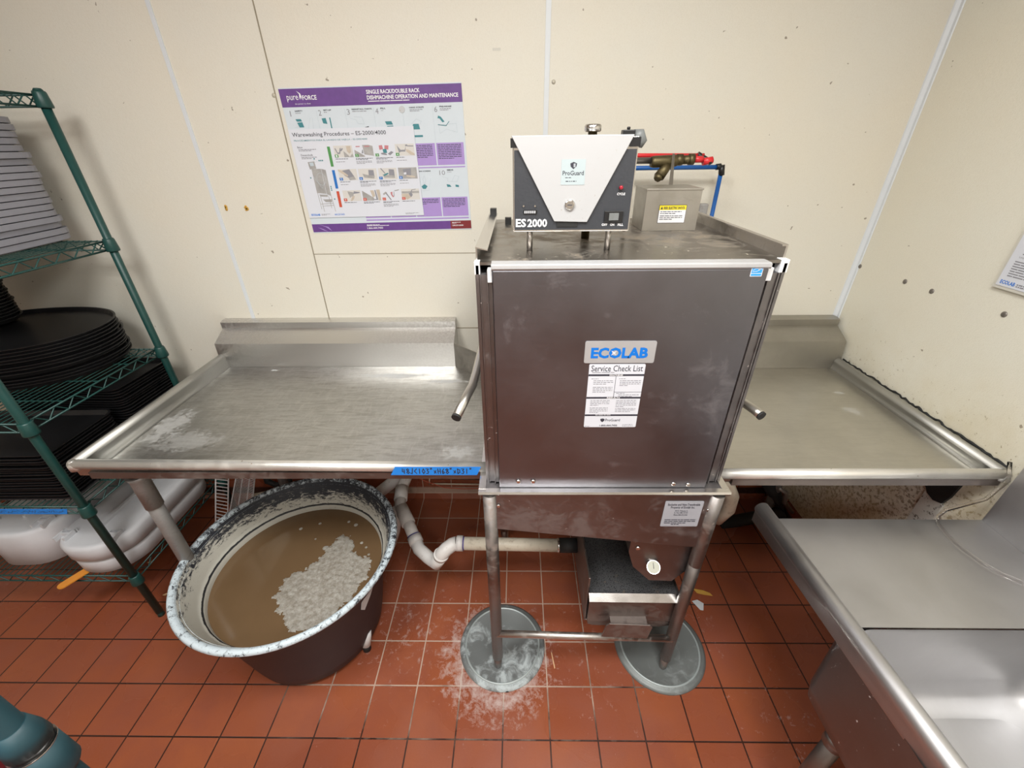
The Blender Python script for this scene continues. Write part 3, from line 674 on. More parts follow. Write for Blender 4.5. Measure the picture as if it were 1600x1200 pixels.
# blue tape with handwriting on the left table
def tape(name, p, W, H, label, writing, rot=FRONT, wr=True):
    T = empty(name, p, label=label, cat='tape'); T.rotation_euler = rot
    mb = MB(); mb.prism([(0, 0), (W, 0), (W+.012, H), (.016, H)], 'z', 0, .0006); mb.build('strip', 'tape_blue', T)
    hw = MB(); writing(hw, W, H); hw.build('handwriting', 'ink', T); return T
def hand1(hw, W, H):
    z = .0009; wd = .0026
    # 48/ (103" x H68" x D31"
    G = {'4': [[(.1, 1), (0, .4), (.7, .4)], [(.6, .9), (.5, 0)]], '8': [[(.5, .5), (.1, .8), (.5, 1), (.8, .8), (.5, .5), (.1, .2), (.5, 0), (.9, .25), (.5, .5)]],
         'J': [[(.8, 1.1), (.5, 0), (0, .1)]], '(': [[(.8, 1), (.1, .5), (.7, 0)]], '1': [[(.5, 1), (.4, 0)]], '0': [[(.5, 1), (.1, .5), (.4, 0), (.9, .4), (.5, 1)]],
         '3': [[(.1, 1), (.8, .95), (.4, .6), (.8, .4), (.5, 0), (0, .05)]], '"': [[(.3, 1.15), (.25, .9)], [(.6, 1.15), (.55, .9)]], 'x': [[(.1, .6), (.7, .1)], [(.7, .65), (.1, .05)]],
         'H': [[(.1, 1), (.1, 0)], [(.8, 1), (.8, 0)], [(.1, .5), (.8, .5)]], '6': [[(.7, 1), (.2, .5), (.3, 0), (.8, .15), (.6, .45), (.2, .3)]], 'D': [[(.1, 1), (.1, 0), (.7, .2), (.7, .8), (0, .95)]]}
    s = '48J(103"xH68"xD31"'; x = .034; cw = (W-.044)/len(s)
    for ch in s:
        for st in G[ch]: stroke(hw, [(x+a*cw*.85, H*.2+b*H*.58) for a, b in st], wd, z)
        x += cw
tape('masking_tape', (-.352, -.7728, .866), .238, .029, 'blue tape with handwritten 103 x H68 x D31 on the left table edge', hand1)

# ------------------------------------------------------------------ the dishmachine
def machine():
    M = empty('dishwasher', (.222, -.55, 0), label='tall stainless door-type commercial dishwasher on round floor plates', cat='dishwasher')
    O = Vector(M.location)
    def B(mb, n, m, par=None, **k):
        o = mb.build(n, m, par or M, **k)
        if par is None: o.location = -O
        return o
    xl, xr, yb, yf, zb, zt = -.085, .535, -.245, -.800, .868, 1.443
    # hood panels
    mb = MB(); mb.box(xl, xl+.006, yb, yf, zb, zt).box(xr-.006, xr, yb, yf, zb, zt).box(xl, xr, yb, yb+.006, zb, zt); B(mb, 'side_panels', 'body_steel')
    mb = MB(); mb.box(xl, xr, yb, yf+.002, zt, zt+.006); B(mb, 'hood_top', 'top_steel')
    # door
    D = B(MB().box(-.050, .484, -.830, -.815, .862, 1.440), 'door', 'door_steel', bevel=.002)
    Dm = D
    mb = MB(); mb.prism([(-.800, 1.4405), (-.8305, 1.4405), (-.833, 1.444), (-.8325, 1.450), (-.829, 1.452), (-.800, 1.452)], 'x', -.052, .486); o = mb.build('door_top_lip', 'plate_silver', D)
    for x, y in ((810, 752), (833, 752), (1052, 756), (1075, 757)):
        p = at(x, y, y=-.831); b = MB(); b.lathe([(.0065, 0), (.0062, .002), (.004, .004)], seg=14, cap0=True, cap1=True); b.build('bolt', 'bright_steel', D, loc=p, rot=FRONT)
    # grooved guide columns either side of the door
    for s, xa, xb in ((-1, xl-.002, -.052), (1, .537, .486)):
        w_ = xb-xa
        cz = MB()
        for (a, b, y) in ((0, .28, -.795), (.28, .34, -.806), (.34, .70, -.803), (.70, .76, -.812), (.76, 1.0, -.806)):
            cz.box(xa+w_*a, xa+w_*b, -.70, y, .872, 1.425 if a < .5 else 1.435)
        c = B(cz, 'door_guide', 'body_steel')
        for (a, b, y, z1, z0) in ((-.03, .30, -.800, 1.450, 1.424), (.76, 1.02, -.822, 1.440, 1.414)):
            MB().box(xa+w_*a, xa+w_*b, y+.02, y, z0, z1).build('guide_cap', 'white_plastic', c, bevel=.001)
    # rails on the hood top
    mb = MB(); mb.prism([(xl, 1.449), (xl, 1.476), (xl+.024, 1.470), (xl+.024, 1.468), (xl+.003, 1.473), (xl+.003, 1.449)], 'y', -.265, -.785); B(mb, 'top_rail', 'bright_steel')
    mb = MB(); mb.prism([(xr, 1.449), (xr, 1.476), (xr-.012, 1.476), (xr-.012, 1.473), (xr-.004, 1.473), (xr-.004, 1.449)], 'y', -.265, -.785); B(mb, 'top_rail', 'tube_steel')
    mb = MB(); mb.box(xl+.004, xl+.022, -.30, -.325, 1.470, 1.490); mb.box(xl+.048, xl+.066, -.33, -.345, 1.449, 1.468); B(mb, 'rail_stop', 'black_plastic')
    # lift handles
    for pts, n in (([(-.100, -.30, 1.16), (-.102, -.50, 1.15), (-.106, -.66, 1.150), (-.108, -.72, 1.148), (-.112, -.765, 1.144), (-.122, -.80, 1.137), (-.141, -.862, 1.117)], 0), ([(.545, -.30, 1.16), (.548, -.50, 1.145), (.55, -.66, 1.135), (.55, -.72, 1.133), (.552, -.765, 1.130), (.550, -.80, 1.126), (.546, -.862, 1.118)], 1)):
        if n: pts = [(.552, -.30, 1.05), (.553, -.50, 1.05)]+[tuple(at(u_, v_, y=y_)) for u_, v_, y_ in ((1128, 604, -.66), (1146, 618, -.72), (1162, 629, -.76), (1182, 643, -.80), (1190, 650, -.815))]
        h = B(MB().tube(pts, .0108, 18), 'lift_handle', 'handle_steel')
        a, b = Vector(pts[-2]), Vector(pts[-1]); d = (b-a).normalized()
        MB().tube([b-d*.004, b+d*.0015], .0112, 18).build('end_cap', 'black_rubber', h)
    # tank
    zt2 = .868
    tp = [(-.090, zt2), (.528, zt2), (.526, .655), (-.088, .735)]
    mb = MB(); mb.prism(tp, 'y', -.842, -.25); T = B(mb, 'wash_tank', 'body_steel', bevel=.002)
    mb = MB(); mb.prism([(-.838, .862), (-.847, .863), (-.851, .870), (-.848, .875), (-.832, .874), (-.832, .866)], 'x', -.104, .544); mb.box(-.104, -.086, -.835, -.26, .866, .875); mb.box(.526, .544, -.835, -.26, .866, .875)
    mb.build('tank_rim', 'bright_steel', T)
    for x, y in ((767, 782), (779, 790), (1106, 797), (1120, 786)):
        b = MB(); b.lathe([(.005, 0), (.004, .003)], seg=12, cap0=True, cap1=True); b.build('bolt', 'bright_steel', T, loc=at(x, y, y=-.843), rot=FRONT)
    # sump with thermometer
    mb = MB(); mb.prism([(.328, .70), (.326, .60), (.347, .535), (.405, .470), (.476, .466), (.530, .545), (.524, .70)], 'y', -.812, -.45); SU = B(mb, 'sump', 'body_steel')
    p0 = Vector((.405, -.812, .535)); dr = Vector((-.12, -.62, .72)).normalized(); u = Vector((1, 0, 0)); u = (u-dr*u.dot(dr)).normalized(); w2 = dr.cross(u)
    th = B(MB().tube([p0, p0+dr*.022], .006, 12).tube([p0+dr*.014, p0+dr*.026], .0195, 28), 'thermometer', 'bright_steel')
    MB().tube([p0+dr*.026, p0+dr*.0275], .0178, 28).build('dial', 'glass_dial', th)
    MB().tube([p0+dr*.028-w2*.004, p0+dr*.028+w2*.012], .0008, 6).build('needle', 'ink', th)
    B(MB().tube([(.335, -.845, .665), (.335, -.852, .664)], .006, 12), 'drain_screw', 'bright_steel')
    # scrap tray in its channel
    mb = MB(); mb.box(.232, .517, -.81, -.36, .372, .377); SC = B(mb, 'scrap_screen', 'scrap_mesh')
    mb = MB()
    mb.box(.222, .228, -.80, -.36, .235, .46).box(.228, .520, -.812, -.82, .262, .392).box(.517, .522, -.80, -.36, .25, .385).box(.228, .520, -.80, -.36, .235, .24)
    mb.prism([(.232, .262), (.512, .250), (.512, .232), (.475, .225), (.25, .232), (.232, .24)], 'y', -.815, -.79)
    mb.box(.30, .42, -.852, -.815, .288, .292)
    SB = B(mb, 'scrap_box', 'front_steel', bevel=.0015)
    mb = MB(); mb.hexa([(.224, -.812, .392), (.224, -.832, .388), (.526, -.832, .384), (.526, -.812, .388)][::-1], [(.224, -.812, .404), (.224, -.834, .391), (.526, -.834, .387), (.526, -.812, .400)][::-1]); mb.build('front_lip', 'bright_steel', SB)
    mb = MB(); mb.prism([(.272, .238), (.282, .300), (.292, .310), (.424, .302), (.432, .292), (.424, .228)], 'y', -.857, -.852); mb.build('hook_tab', 'front_steel', SB, bevel=.001)
    # legs and crossbar
    for (lx, ly) in ((-.076, -.835), (.517, -.835), (-.070, -.27), (.510, -.27)):
        g = MB(); g.tube([(lx, ly, .075), (lx, ly, .66 if lx > 0 else .86)], .0185, 20); g.tube([(lx, ly, .012), (lx, ly, .03), (lx, ly, .08)], [.011, .014, .0145], 16)
        if lx > 0: g.tube([(lx, ly, .58), (lx, ly, .86)], [.0187, .0200], 20)
        B(g, 'leg', 'leg_steel')
    B(MB().tube([(-.076, -.842, .226), (.20, -.842, .215), (.517, -.842, .203)], .0115, 16), 'crossbar', 'tube_steel')
    B(MB().tube([(-.070, -.27, .22), (.510, -.27, .22)], .0115, 16), 'crossbar', 'tube_steel')
    # name plate and check list, stuck on the door
    def sheet(n, par, p, W, H, mat, r, th=.001):
        e = MB().loft([rrect(W/2, H/2, W, H, r, 0), rrect(W/2, H/2, W, H, r, th)], False).build(n, mat, par, loc=p, rot=FRONT); return e
    y = -.8302
    a, b, c = at(912, 567, y=y), at(1021, 566, y=y), at(915, 533, y=y)
    N = sheet('name_plate', D, a, b.x-a.x, c.z-a.z, 'plate_silver', .004, .0015); W, H = b.x-a.x, c.z-a.z
    t = MB(); put_text(t, 'ECOLAB', W*.09, H*.22, W*.90, H*.72, .0018, .045); t.build('blue_lettering', 'logo_blue', N)
    st = MB(); cx, cy = W*.415, H*.47
    for k in range(4):
        an = math.radians(45+90*k); poly_face(st, [(cx+.0085*math.cos(an), cy+.0085*math.sin(an)), (cx+.0022*math.cos(an+.785), cy+.0022*math.sin(an+.785)), (cx, cy), (cx+.0022*math.cos(an-.785), cy+.0022*math.sin(an-.785))], .0021)
    st.build('star_mark', 'paper_white', N)
    a, b, c = at(912, 667, y=y), at(994, 669, y=y), at(919, 569, y=y)
    W, H = (at(1007, 569, y=y).x-c.x), c.z-a.z
    N = sheet('check_list', D, a, W, H, 'paper_white', .003)
    z = .0013; k_ = MB(); g = MB()
    put_text(k_, 'Service Check List', W*.04, H*.895, W*.96, H*.985, z, .004)
    tiny_lines(g, W*.06, H*.885, W*.88, 1, .003, .0016, z, 1)
    for yy in (.825, .475, .19): k_.box(0, W, H*yy, H*(yy+.028), .001, z-.0001)
    k_.box(W*.495, W*.503, H*.495, H*.825, .001, z-.0001); k_.box(W*.5, W, H*.575, H*.580, .001, z-.0001)
    wt = MB(); put_text(wt, 'MACHINE', W*.38, H*.829, W*.62, H*.850, z+.0001, .03); put_text(wt, 'RESULTS', W*.38, H*.479, W*.62, H*.500, z+.0001, .03); tiny_lines(wt, W*.2, H*.213, W*.55, 1, .002, .0012, z+.0001, 7); wt.build('white_lettering', 'text_white', N)
    for (x, yy, n, ww) in ((.06, .79, 1, .2), (.10, .76, 3, .36), (.10, .66, 4, .36), (.56, .79, 1, .2), (.58, .76, 4, .38), (.54, .565, 1, .3), (.58, .54, 2, .38), (.08, .45, 4, .36), (.08, .33, 4, .34), (.56, .45, 5, .38), (.56, .32, 3, .38), (.02, .02, 1, .2), (.74, .05, 3, .2)):
        tiny_lines(g, W*x, H*yy, W*ww, n, H*.025, H*.009, z, int(x*100+yy*991))
    put_text(k_, 'ProGuard', W*.40, H*.10, W*.68, H*.145, z, .01); put_text(k_, '1-800-444-7450', W*.30, H*.015, W*.64, H*.045, z, .02)
    poly_face(k_, [(W*.30, H*.14), (W*.345, H*.15), (W*.385, H*.14), (W*.38, H*.11), (W*.345, H*.085), (W*.31, H*.11)], z)
    k_.build('black_lettering', 'ink', N); g.build('fine_print', 'ink_grey', N)
    a, b = at(1171, 432, y=y), at(1195, 412, y=y)
    N = sheet('energy_sticker', D, a, b.x-a.x, b.z-a.z, 'paper_white', .001, .0006); W, H = b.x-a.x, b.z-a.z
    s_ = MB(); s_.box(W*.06, W*.94, H*.28, H*.94, .0006, .0009).box(W*.06, W*.94, H*.06, H*.22, .0006, .0009); s_.build('blue_field', 'star_blue', N)
    q = MB(); stroke(q, [(W*.12, H*.48), (W*.4, H*.66), (W*.7, H*.58)], .0006, .0012); stroke(q, [(W*.15, H*.40), (W*.5, H*.42), (W*.88, H*.62)], .0008, .0012); stroke(q, [(W*.62, H*.50), (W*.68, H*.76), (W*.76, H*.52), (W*.60, H*.66), (W*.80, H*.68), (W*.62, H*.50)], .0006, .0012); q.build('white_mark', 'text_white', N)
    # property label on the tank
    a, b, c = at(1031, 822, y=-.8425), at(1090, 823, y=-.8425), at(1040, 783, y=-.8425)
    W, H = at(1100, 784, y=-.8425).x-c.x, c.z-a.z
    N = sheet('property_label', T, a, W, H, 'label_silver', .003, .0008); k_ = MB(); z = .0011
    put_text(k_, 'Exclusive and Non-Transferable', W*.08, H*.83, W*.92, H*.92, z, .02); put_text(k_, 'Property of Ecolab Inc.', W*.17, H*.70, W*.80, H*.81, z, .02)
    put_text(k_, '370 N. Wabasha St.', W*.30, H*.60, W*.64, H*.66, z, .01); put_text(k_, 'St. Paul, MN 55102', W*.29, H*.52, W*.65, H*.58, z, .01); put_text(k_, 'Phone: 800-352-5326', W*.29, H*.44, W*.65, H*.50, z, .01)
    tiny_lines(k_, W*.08, H*.29, W*.84, 3, H*.065, H*.03, z, 2); tiny_lines(k_, W*.28, H*.10, W*.45, 1, H*.06, H*.03, z, 3); k_.build('black_lettering', 'ink', N)
    return M
# perforated strainer screen material
t_ = NT('scrap_mesh'); v_ = t_.coord(); vo = t_.n('ShaderNodeTexVoronoi', inp={'Vector': v_, 'Scale': 260.0}).outputs[0]
d_ = t_.ramp(t_.noise(v_, 22, 6, .75), .60, .68)
t_.set(col=t_.mix(d_, t_.mix(t_.ramp(vo, .25, .4), (.02, .02, .022), (.13, .13, .135)), (.25, .19, .13)), metal=.6, rough=.45); MATS['scrap_mesh'] = t_.m
machine()

def control_box():
    yf = -.725
    C = empty('control_box', (.107, -.655, 1.449), label='charcoal ES2000 control box with white V-shaped cover on the machine top', cat='control box')
    O = Vector(C.location)
    def B(mb, n, m, par=None, **k):
        o = mb.build(n, m, par or C, **k)
        if par is None: o.location = -O
        return o
    x0, x1, z0, z1 = -.0095, .2315, 1.4935, 1.664
    B(MB().box(x0, x1, yf+.001, -.585, z0, z1), 'case', 'bright_steel', bevel=.0015)
    B(MB().box(x0+.003, x1-.003, yf-.001, yf+.004, z0+.004, 1.643), 'face_panel', 'charcoal_panel')
    B(MB().box(x0-.004, x0+.02, yf-.002, yf+.01, 1.647, z1-.001).box(x1-.018, x1+.002, yf-.002, yf+.01, 1.647, z1-.001), 'top_vents', 'black_plastic')
    for (px) in (.026, .197):
        B(MB().tube([(px, -.690, 1.4492), (px, -.690, z0+.002)], .0066, 16), 'standoff', 'tube_steel')
    # V-shaped cover
    P = lambda u, v: at(u, v, y=yf-.006)
    poly = [(P(799, 212).x, z1+.003), (P(992, 211).x, z1+.003), (P(917, 347).x, P(917, 347).z), (P(866, 346).x, P(866, 346).z)]
    mb = MB(); mb.prism(poly[::-1], 'y', yf-.006, yf-.0035); mb.box(poly[0][0], poly[1][0], -.60, yf-.0045, z1+.0005, z1+.003)
    CV = B(mb, 'cover', 'white_cover', bevel=.0008)
    k = P(890, 320); lk = B(MB().lathe([(.0105, 0), (.0105, .003), (.008, .005)], seg=24, cap0=True, cap1=True), 'key_lock', 'bright_steel'); lk.location = Vector((k.x, yf-.006, k.z))-O; lk.rotation_euler = FRONT
    MB().box(-.005, .005, -.0008, .0008, .005, .0055).build('key_slot', 'ink', lk)
    B(MB().box(P(870, 350).x, P(903, 350).x, yf-.0005, yf-.003, z0+.010, z0+.022), 'latch_recess', 'black_rubber')
    # sticker on the cover
    a, b, c = P(876, 289), P(913, 289), P(877, 249); y2 = yf-.0062
    ST = B(MB().box(a.x, b.x, y2, y2-.0004, a.z, c.z), 'cover_sticker', 'sticker_pale')
    W, H = b.x-a.x, c.z-a.z; t = MB(); z = .0
    put_text(t, 'ProGuard', W*.06, H*.38, W*.94, H*.56, 0, .012); tiny_lines(t, W*.18, H*.30, W*.6, 1, .002, .0012, 0, 1); tiny_lines(t, W*.2, H*.16, W*.58, 1, .002, .0014, 0, 2)
    poly_face(t, [(W*.36, H*.84), (W*.5, H*.90), (W*.64, H*.84), (W*.62, H*.72), (W*.5, H*.62), (W*.38, H*.72)], 0)
    t.build('dark_lettering', 'ink', ST, loc=(a.x, y2-.0006, a.z), rot=FRONT)
    q = MB()
    for r in range(3): q.box(W*.5, W*.58, H*(.70+.05*r), H*(.73+.05*r), 0, .0002)
    q.build('pale_mark', 'paper_cool', ST, loc=(a.x, y2-.0008, a.z), rot=FRONT)
    # lettering on the face
    t = MB(); y3 = yf-.0014
    def T(s, u0, v0, u1, v1, bold=.02):
        p, q_ = at(u0, v1, y=y3), at(u1, v0, y=y3); put_text(t, s, p.x, p.z, q_.x, q_.z, 0, bold)
    T('ES', 806, 342, 822, 355, .03); T('2000', 824, 342, 855, 355, .03); T('CYCLE', 964, 301, 977, 305, .03); T('OFF', 940, 349, 949, 353, .03); T('ON', 953, 349, 960, 353, .03); T('FILL', 965, 349, 974, 353, .03)
    t.build('white_lettering', 'text_white', C, rot=FRONT, loc=Vector((0, y3, 0))-O)
    p = at(970, 293, y=y3); o = B(MB().lathe([(.0042, 0), (.004, .005), (.002, .008)], seg=16, cap0=True, cap1=True), 'cycle_lamp', 'red_lens'); o.location = p-O; o.rotation_euler = FRONT
    p0, p1 = at(943, 347, y=y3), at(974, 329, y=y3)
    sw = B(MB().box(p0.x, p1.x, y3, y3-.004, p0.z, p1.z), 'rocker_switch', 'black_plastic', bevel=.001)
    mx = (p0.x+p1.x)/2; MB().prism([(mx-.010, y3-.003), (mx-.010, y3-.008), (mx, y3-.0045), (mx+.010, y3-.004), (mx+.010, y3-.003)], 'z', p0.z+.004, p1.z-.004).build('rocker', 'grey_plastic', sw)
    p0, p1 = at(818, 334, y=y3), at(839, 328, y=y3)
    ct = B(MB().box(p0.x, p1.x, y3, y3-.002, p0.z, p1.z), 'counter', 'black_plastic')
    d = MB()
    for k in range(6): d.box(p0.x+.002+k*.004, p0.x+.004+k*.004, y3-.002, y3-.0024, p0.z+.001, p1.z-.0015)
    d.build('digit_marks', 'text_white', ct)
    for u in (818, 836):
        o = B(MB().lathe([(.0024, 0), (.0018, .0015)], seg=12, cap0=True, cap1=True), 'screw', 'bright_steel'); o.location = at(u, 322, y=y3)-O; o.rotation_euler = FRONT
control_box()

def electric_box():
    yf, x0, x1, z0, z1 = -.470, .322, .477, 1.449, 1.566
    E = empty('junction_box', (.40, -.41, 1.449), label='small stainless junction box with yellow warning label on the machine top', cat='electrical box'); O = Vector(E.location)
    def B(mb, n, m, **k):
        o = mb.build(n, m, E, **k); o.location = -O; return o
    p = at(1010, 297, y=yf), at(1097, 292, y=yf), at(1002, 370, y=yf), at(1087, 367, y=yf)
    xa, xb, za, zb_ = (p[0].x+p[2].x)/2, (p[1].x+p[3].x)/2, z0, (p[0].z+p[1].z)/2
    B(MB().box(xa, xb, yf, yf+.115, za, zb_-.003), 'case', 'box_steel', bevel=.001)
    B(MB().box(xa-.001, xb+.002, yf-.002, yf+.118, zb_-.004, zb_), 'lid', 'box_steel', bevel=.0006)
    a, b, c = at(1027, 348, y=yf), at(1068, 348, y=yf), at(1029, 321, y=yf)
    W, H = b.x-a.x, c.z-a.z
    S_ = B(MB().box(a.x-.001, b.x+.001, yf, yf-.0006, a.z-.001, c.z+.001), 'warning_label', 'ink')
    MB().box(a.x, b.x, yf-.0006, yf-.001, a.z, c.z-H*.27).build('white_field', 'text_white', S_)
    MB().box(a.x, b.x, yf-.0006, yf-.001, c.z-H*.27, c.z).build('yellow_field', 'yellow_label', S_)
    t = MB(); put_text(t, 'RISK: ELECTRIC SHOCK', W*.16, H*.78, W*.95, H*.93, 0, .03); poly_face(t, [(W*.04, H*.78), (W*.13, H*.78), (W*.085, H*.95)], 0)
    tiny_lines(t, W*.05, H*.66, W*.8, 2, H*.1, H*.04, 0, 1); tiny_lines(t, W*.05, H*.42, W*.85, 3, H*.1, H*.04, 0, 2)
    t.build('black_lettering', 'ink', S_, loc=(a.x, yf-.0013, a.z), rot=FRONT)
    o = B(MB().lathe([(.004, 0), (.0035, .003)], seg=14, cap0=True, cap1=True), 'screw', 'bright_steel'); o.location = at(1043, 363, y=yf-.001)-O; o.rotation_euler = FRONT
electric_box()

# plumbing behind the control box
y = -.20
def Y(u, v, yy=y): return at(u, v, y=yy)
K = empty('vacuum_breaker', Y(926, 208, -.56), label='brass vacuum breaker with round steel cap behind the control box', cat='valve'); k0 = Vector(K.location)
MB().tube([(0, 0, -.236), (0, 0, .004)], .010, 18).tube([(0, 0, -.03), (0, 0, -.012)], .014, 8).build('stem', 'brass', K)
MB().tube([(0, 0, .002), (0, 0, .005), (0, 0, .014), (0, 0, .017)], [.016, .0185, .0185, .016], 28).build('cap', 'bright_steel', K)
V = empty('solenoid_valve', Y(992, 212, -.52), label='grey and black solenoid valve behind the control box right corner', cat='valve')
MB().box(-.030, -.002, -.012, .014, -.022, .012).tube([(-.016, 0, .012), (-.016, 0, .018)], .004, 10).build('coil', 'black_plastic', V, bevel=.002)
MB().tube([(-.002, .002, 0), (.010, .002, 0), (.016, .002, -.012), (.014, .002, -.024)], [.013, .016, .014, .006], 18).build('housing', 'grey_plastic', V)
MB().tube([(0, 0.002, -.02), (0, .002, -.210)], .005, 10).build('stem', 'brass', V)
RP = empty('hot_water_pipe', Y(1050, 250), label='red water pipe running behind the junction box', cat='pipe'); O = Vector(RP.location)
def RB(mb, n, m):
    o = mb.build(n, m, RP); o.location = -O; return o
RB(MB().tube([Y(900, 243), Y(1100, 243)], .0062, 14), 'pipe', 'red_pipe')
RB(MB().tube([Y(1098, 253, -.24), Y(1113, 250, -.24)], .010, 14), 'pipe', 'red_pipe')
RB(MB().tube([Y(1090, 241), Y(1098, 246), Y(1104, 250, -.22)], .008, 12).tube([Y(1106, 254, -.24), Y(1110, 251, -.24), Y(1114, 250, -.24)], [.0095, .010, .007], 12), 'elbow', 'black_plastic')
ST = empty('strainer_valve', Y(1040, 255, -.24), label='tarnished brass Y-strainer valve on the pipe above the junction box', cat='valve'); O2 = Vector(ST.location)
def SB_(mb, n, m):
    o = mb.build(n, m, ST); o.location = -O2; return o
SB_(MB().tube([Y(940, 252, -.24), Y(1018, 251, -.24)], .0085, 14), 'pipe', 'leg_steel')
SB_(MB().tube([Y(1017, 253, -.24), Y(1022, 253, -.24), Y(1056, 251, -.24), Y(1060, 251, -.24)], [.014, .016, .016, .013], 18).tube([Y(1046, 254, -.24), Y(1030, 276, -.26)], [.013, .0155], 16).tube([Y(1030, 275, -.26), Y(1026, 281, -.265)], [.0155, .010], 6), 'body', 'brass')
SB_(MB().tube([Y(1056, 250, -.24), Y(1066, 250, -.24)], .016, 6).tube([Y(1066, 250, -.24), Y(1084, 249, -.24)], .012, 14).tube([Y(1076, 249, -.24), Y(1084, 249, -.24)], .015, 14), 'union_nut', 'brass')
SB_(MB().tube([Y(1083, 249, -.24), Y(1098, 249, -.24)], .009, 14), 'pipe_tail', 'red_pipe')
p, q = Y(1053, 240, -.27), Y(1049, 290, -.36)
SB_(MB().hexa([p+Vector((-.003, 0, 0)), p+Vector((.003, 0, 0)), p+Vector((.003, .002, 0)), p+Vector((-.003, .002, 0))][::-1], [q+Vector((-.007, 0, 0)), q+Vector((.004, 0, 0)), q+Vector((.004, .002, 0)), q+Vector((-.007, .002, 0))][::-1]), 'support_strap', 'box_steel')
BP = empty('cold_water_pipe', Y(1128, 262, -.05), label='blue water pipe turning down behind the machine', cat='pipe'); O3 = Vector(BP.location)
yb_ = -.05
o = MB().tube([Y(900, 264, yb_), Y(1122, 261, yb_)], .0072, 14).tube([Y(1127, 267, yb_), Vector((Y(1127, 267, yb_).x, yb_, .70))], .0072, 14).build('pipe', 'blue_pipe', BP); o.location = -O3
e0, e1 = Y(1119, 261, yb_), Y(1127, 272, yb_)
o = MB().tube([e0, Y(1126, 260, yb_)], .0098, 14).tube([Y(1128, 258, yb_), Y(1127, 274, yb_)], .0098, 14).tube([Y(1112, 342, yb_), Y(1110, 352, yb_)], .0098, 14).build('elbow', 'black_plastic', BP); o.location = -O3
o = MB().box(Y(1090, 330, -.2).x, Y(1104, 330, -.2).x, -.21, -.19, Y(1095, 342, -.2).z, Y(1095, 318, -.2).z).build('conduit_clamp', 'galvanised', bevel=.004)
tag(o, 'small grey conduit clamp behind the junction box', 'clamp')
br = MB(); br.tube([Vector((Y(1097, 335, -.2).x, -.20, Y(1095, 342, -.2).z)), (Y(1097, 335, -.2).x, -.20, .95)], .004, 8); o = br.build('conduit', 'galvanised'); tag(o, 'thin conduit rising behind the machine to the grey clamp', 'pipe')

# floor plates under the machine's feet
for k, (cx, cy, r) in enumerate(((-.063, -.757, .160), (.528, -.757, .165))):
    pr2 = [(r, 0), (r, .004), (r-.010, .010), (r-.020, .0105), (r-.0225, .0135), (r-.026, .0115), (.05, .0115), (0.0005, .012)]
    o = MB().lathe(pr2, seg=72, cap0=True, cap1=True).build('floor_plate', ['drain_plate', 'drain_plate_clean'][k], loc=(cx, cy, 0))
    MB().lathe([(r-.0185, .010), (r-.020, .0145), (r-.0235, .0150), (r-.026, .011)], seg=72).build('raised_ring', 'plate_ring', o)
    tag(o, ['round grey floor plate under the left foot, crusted with limescale', 'round grey floor plate under the right foot, partly below the scrap box'][k], 'floor plate', 'round plates under the machine feet')

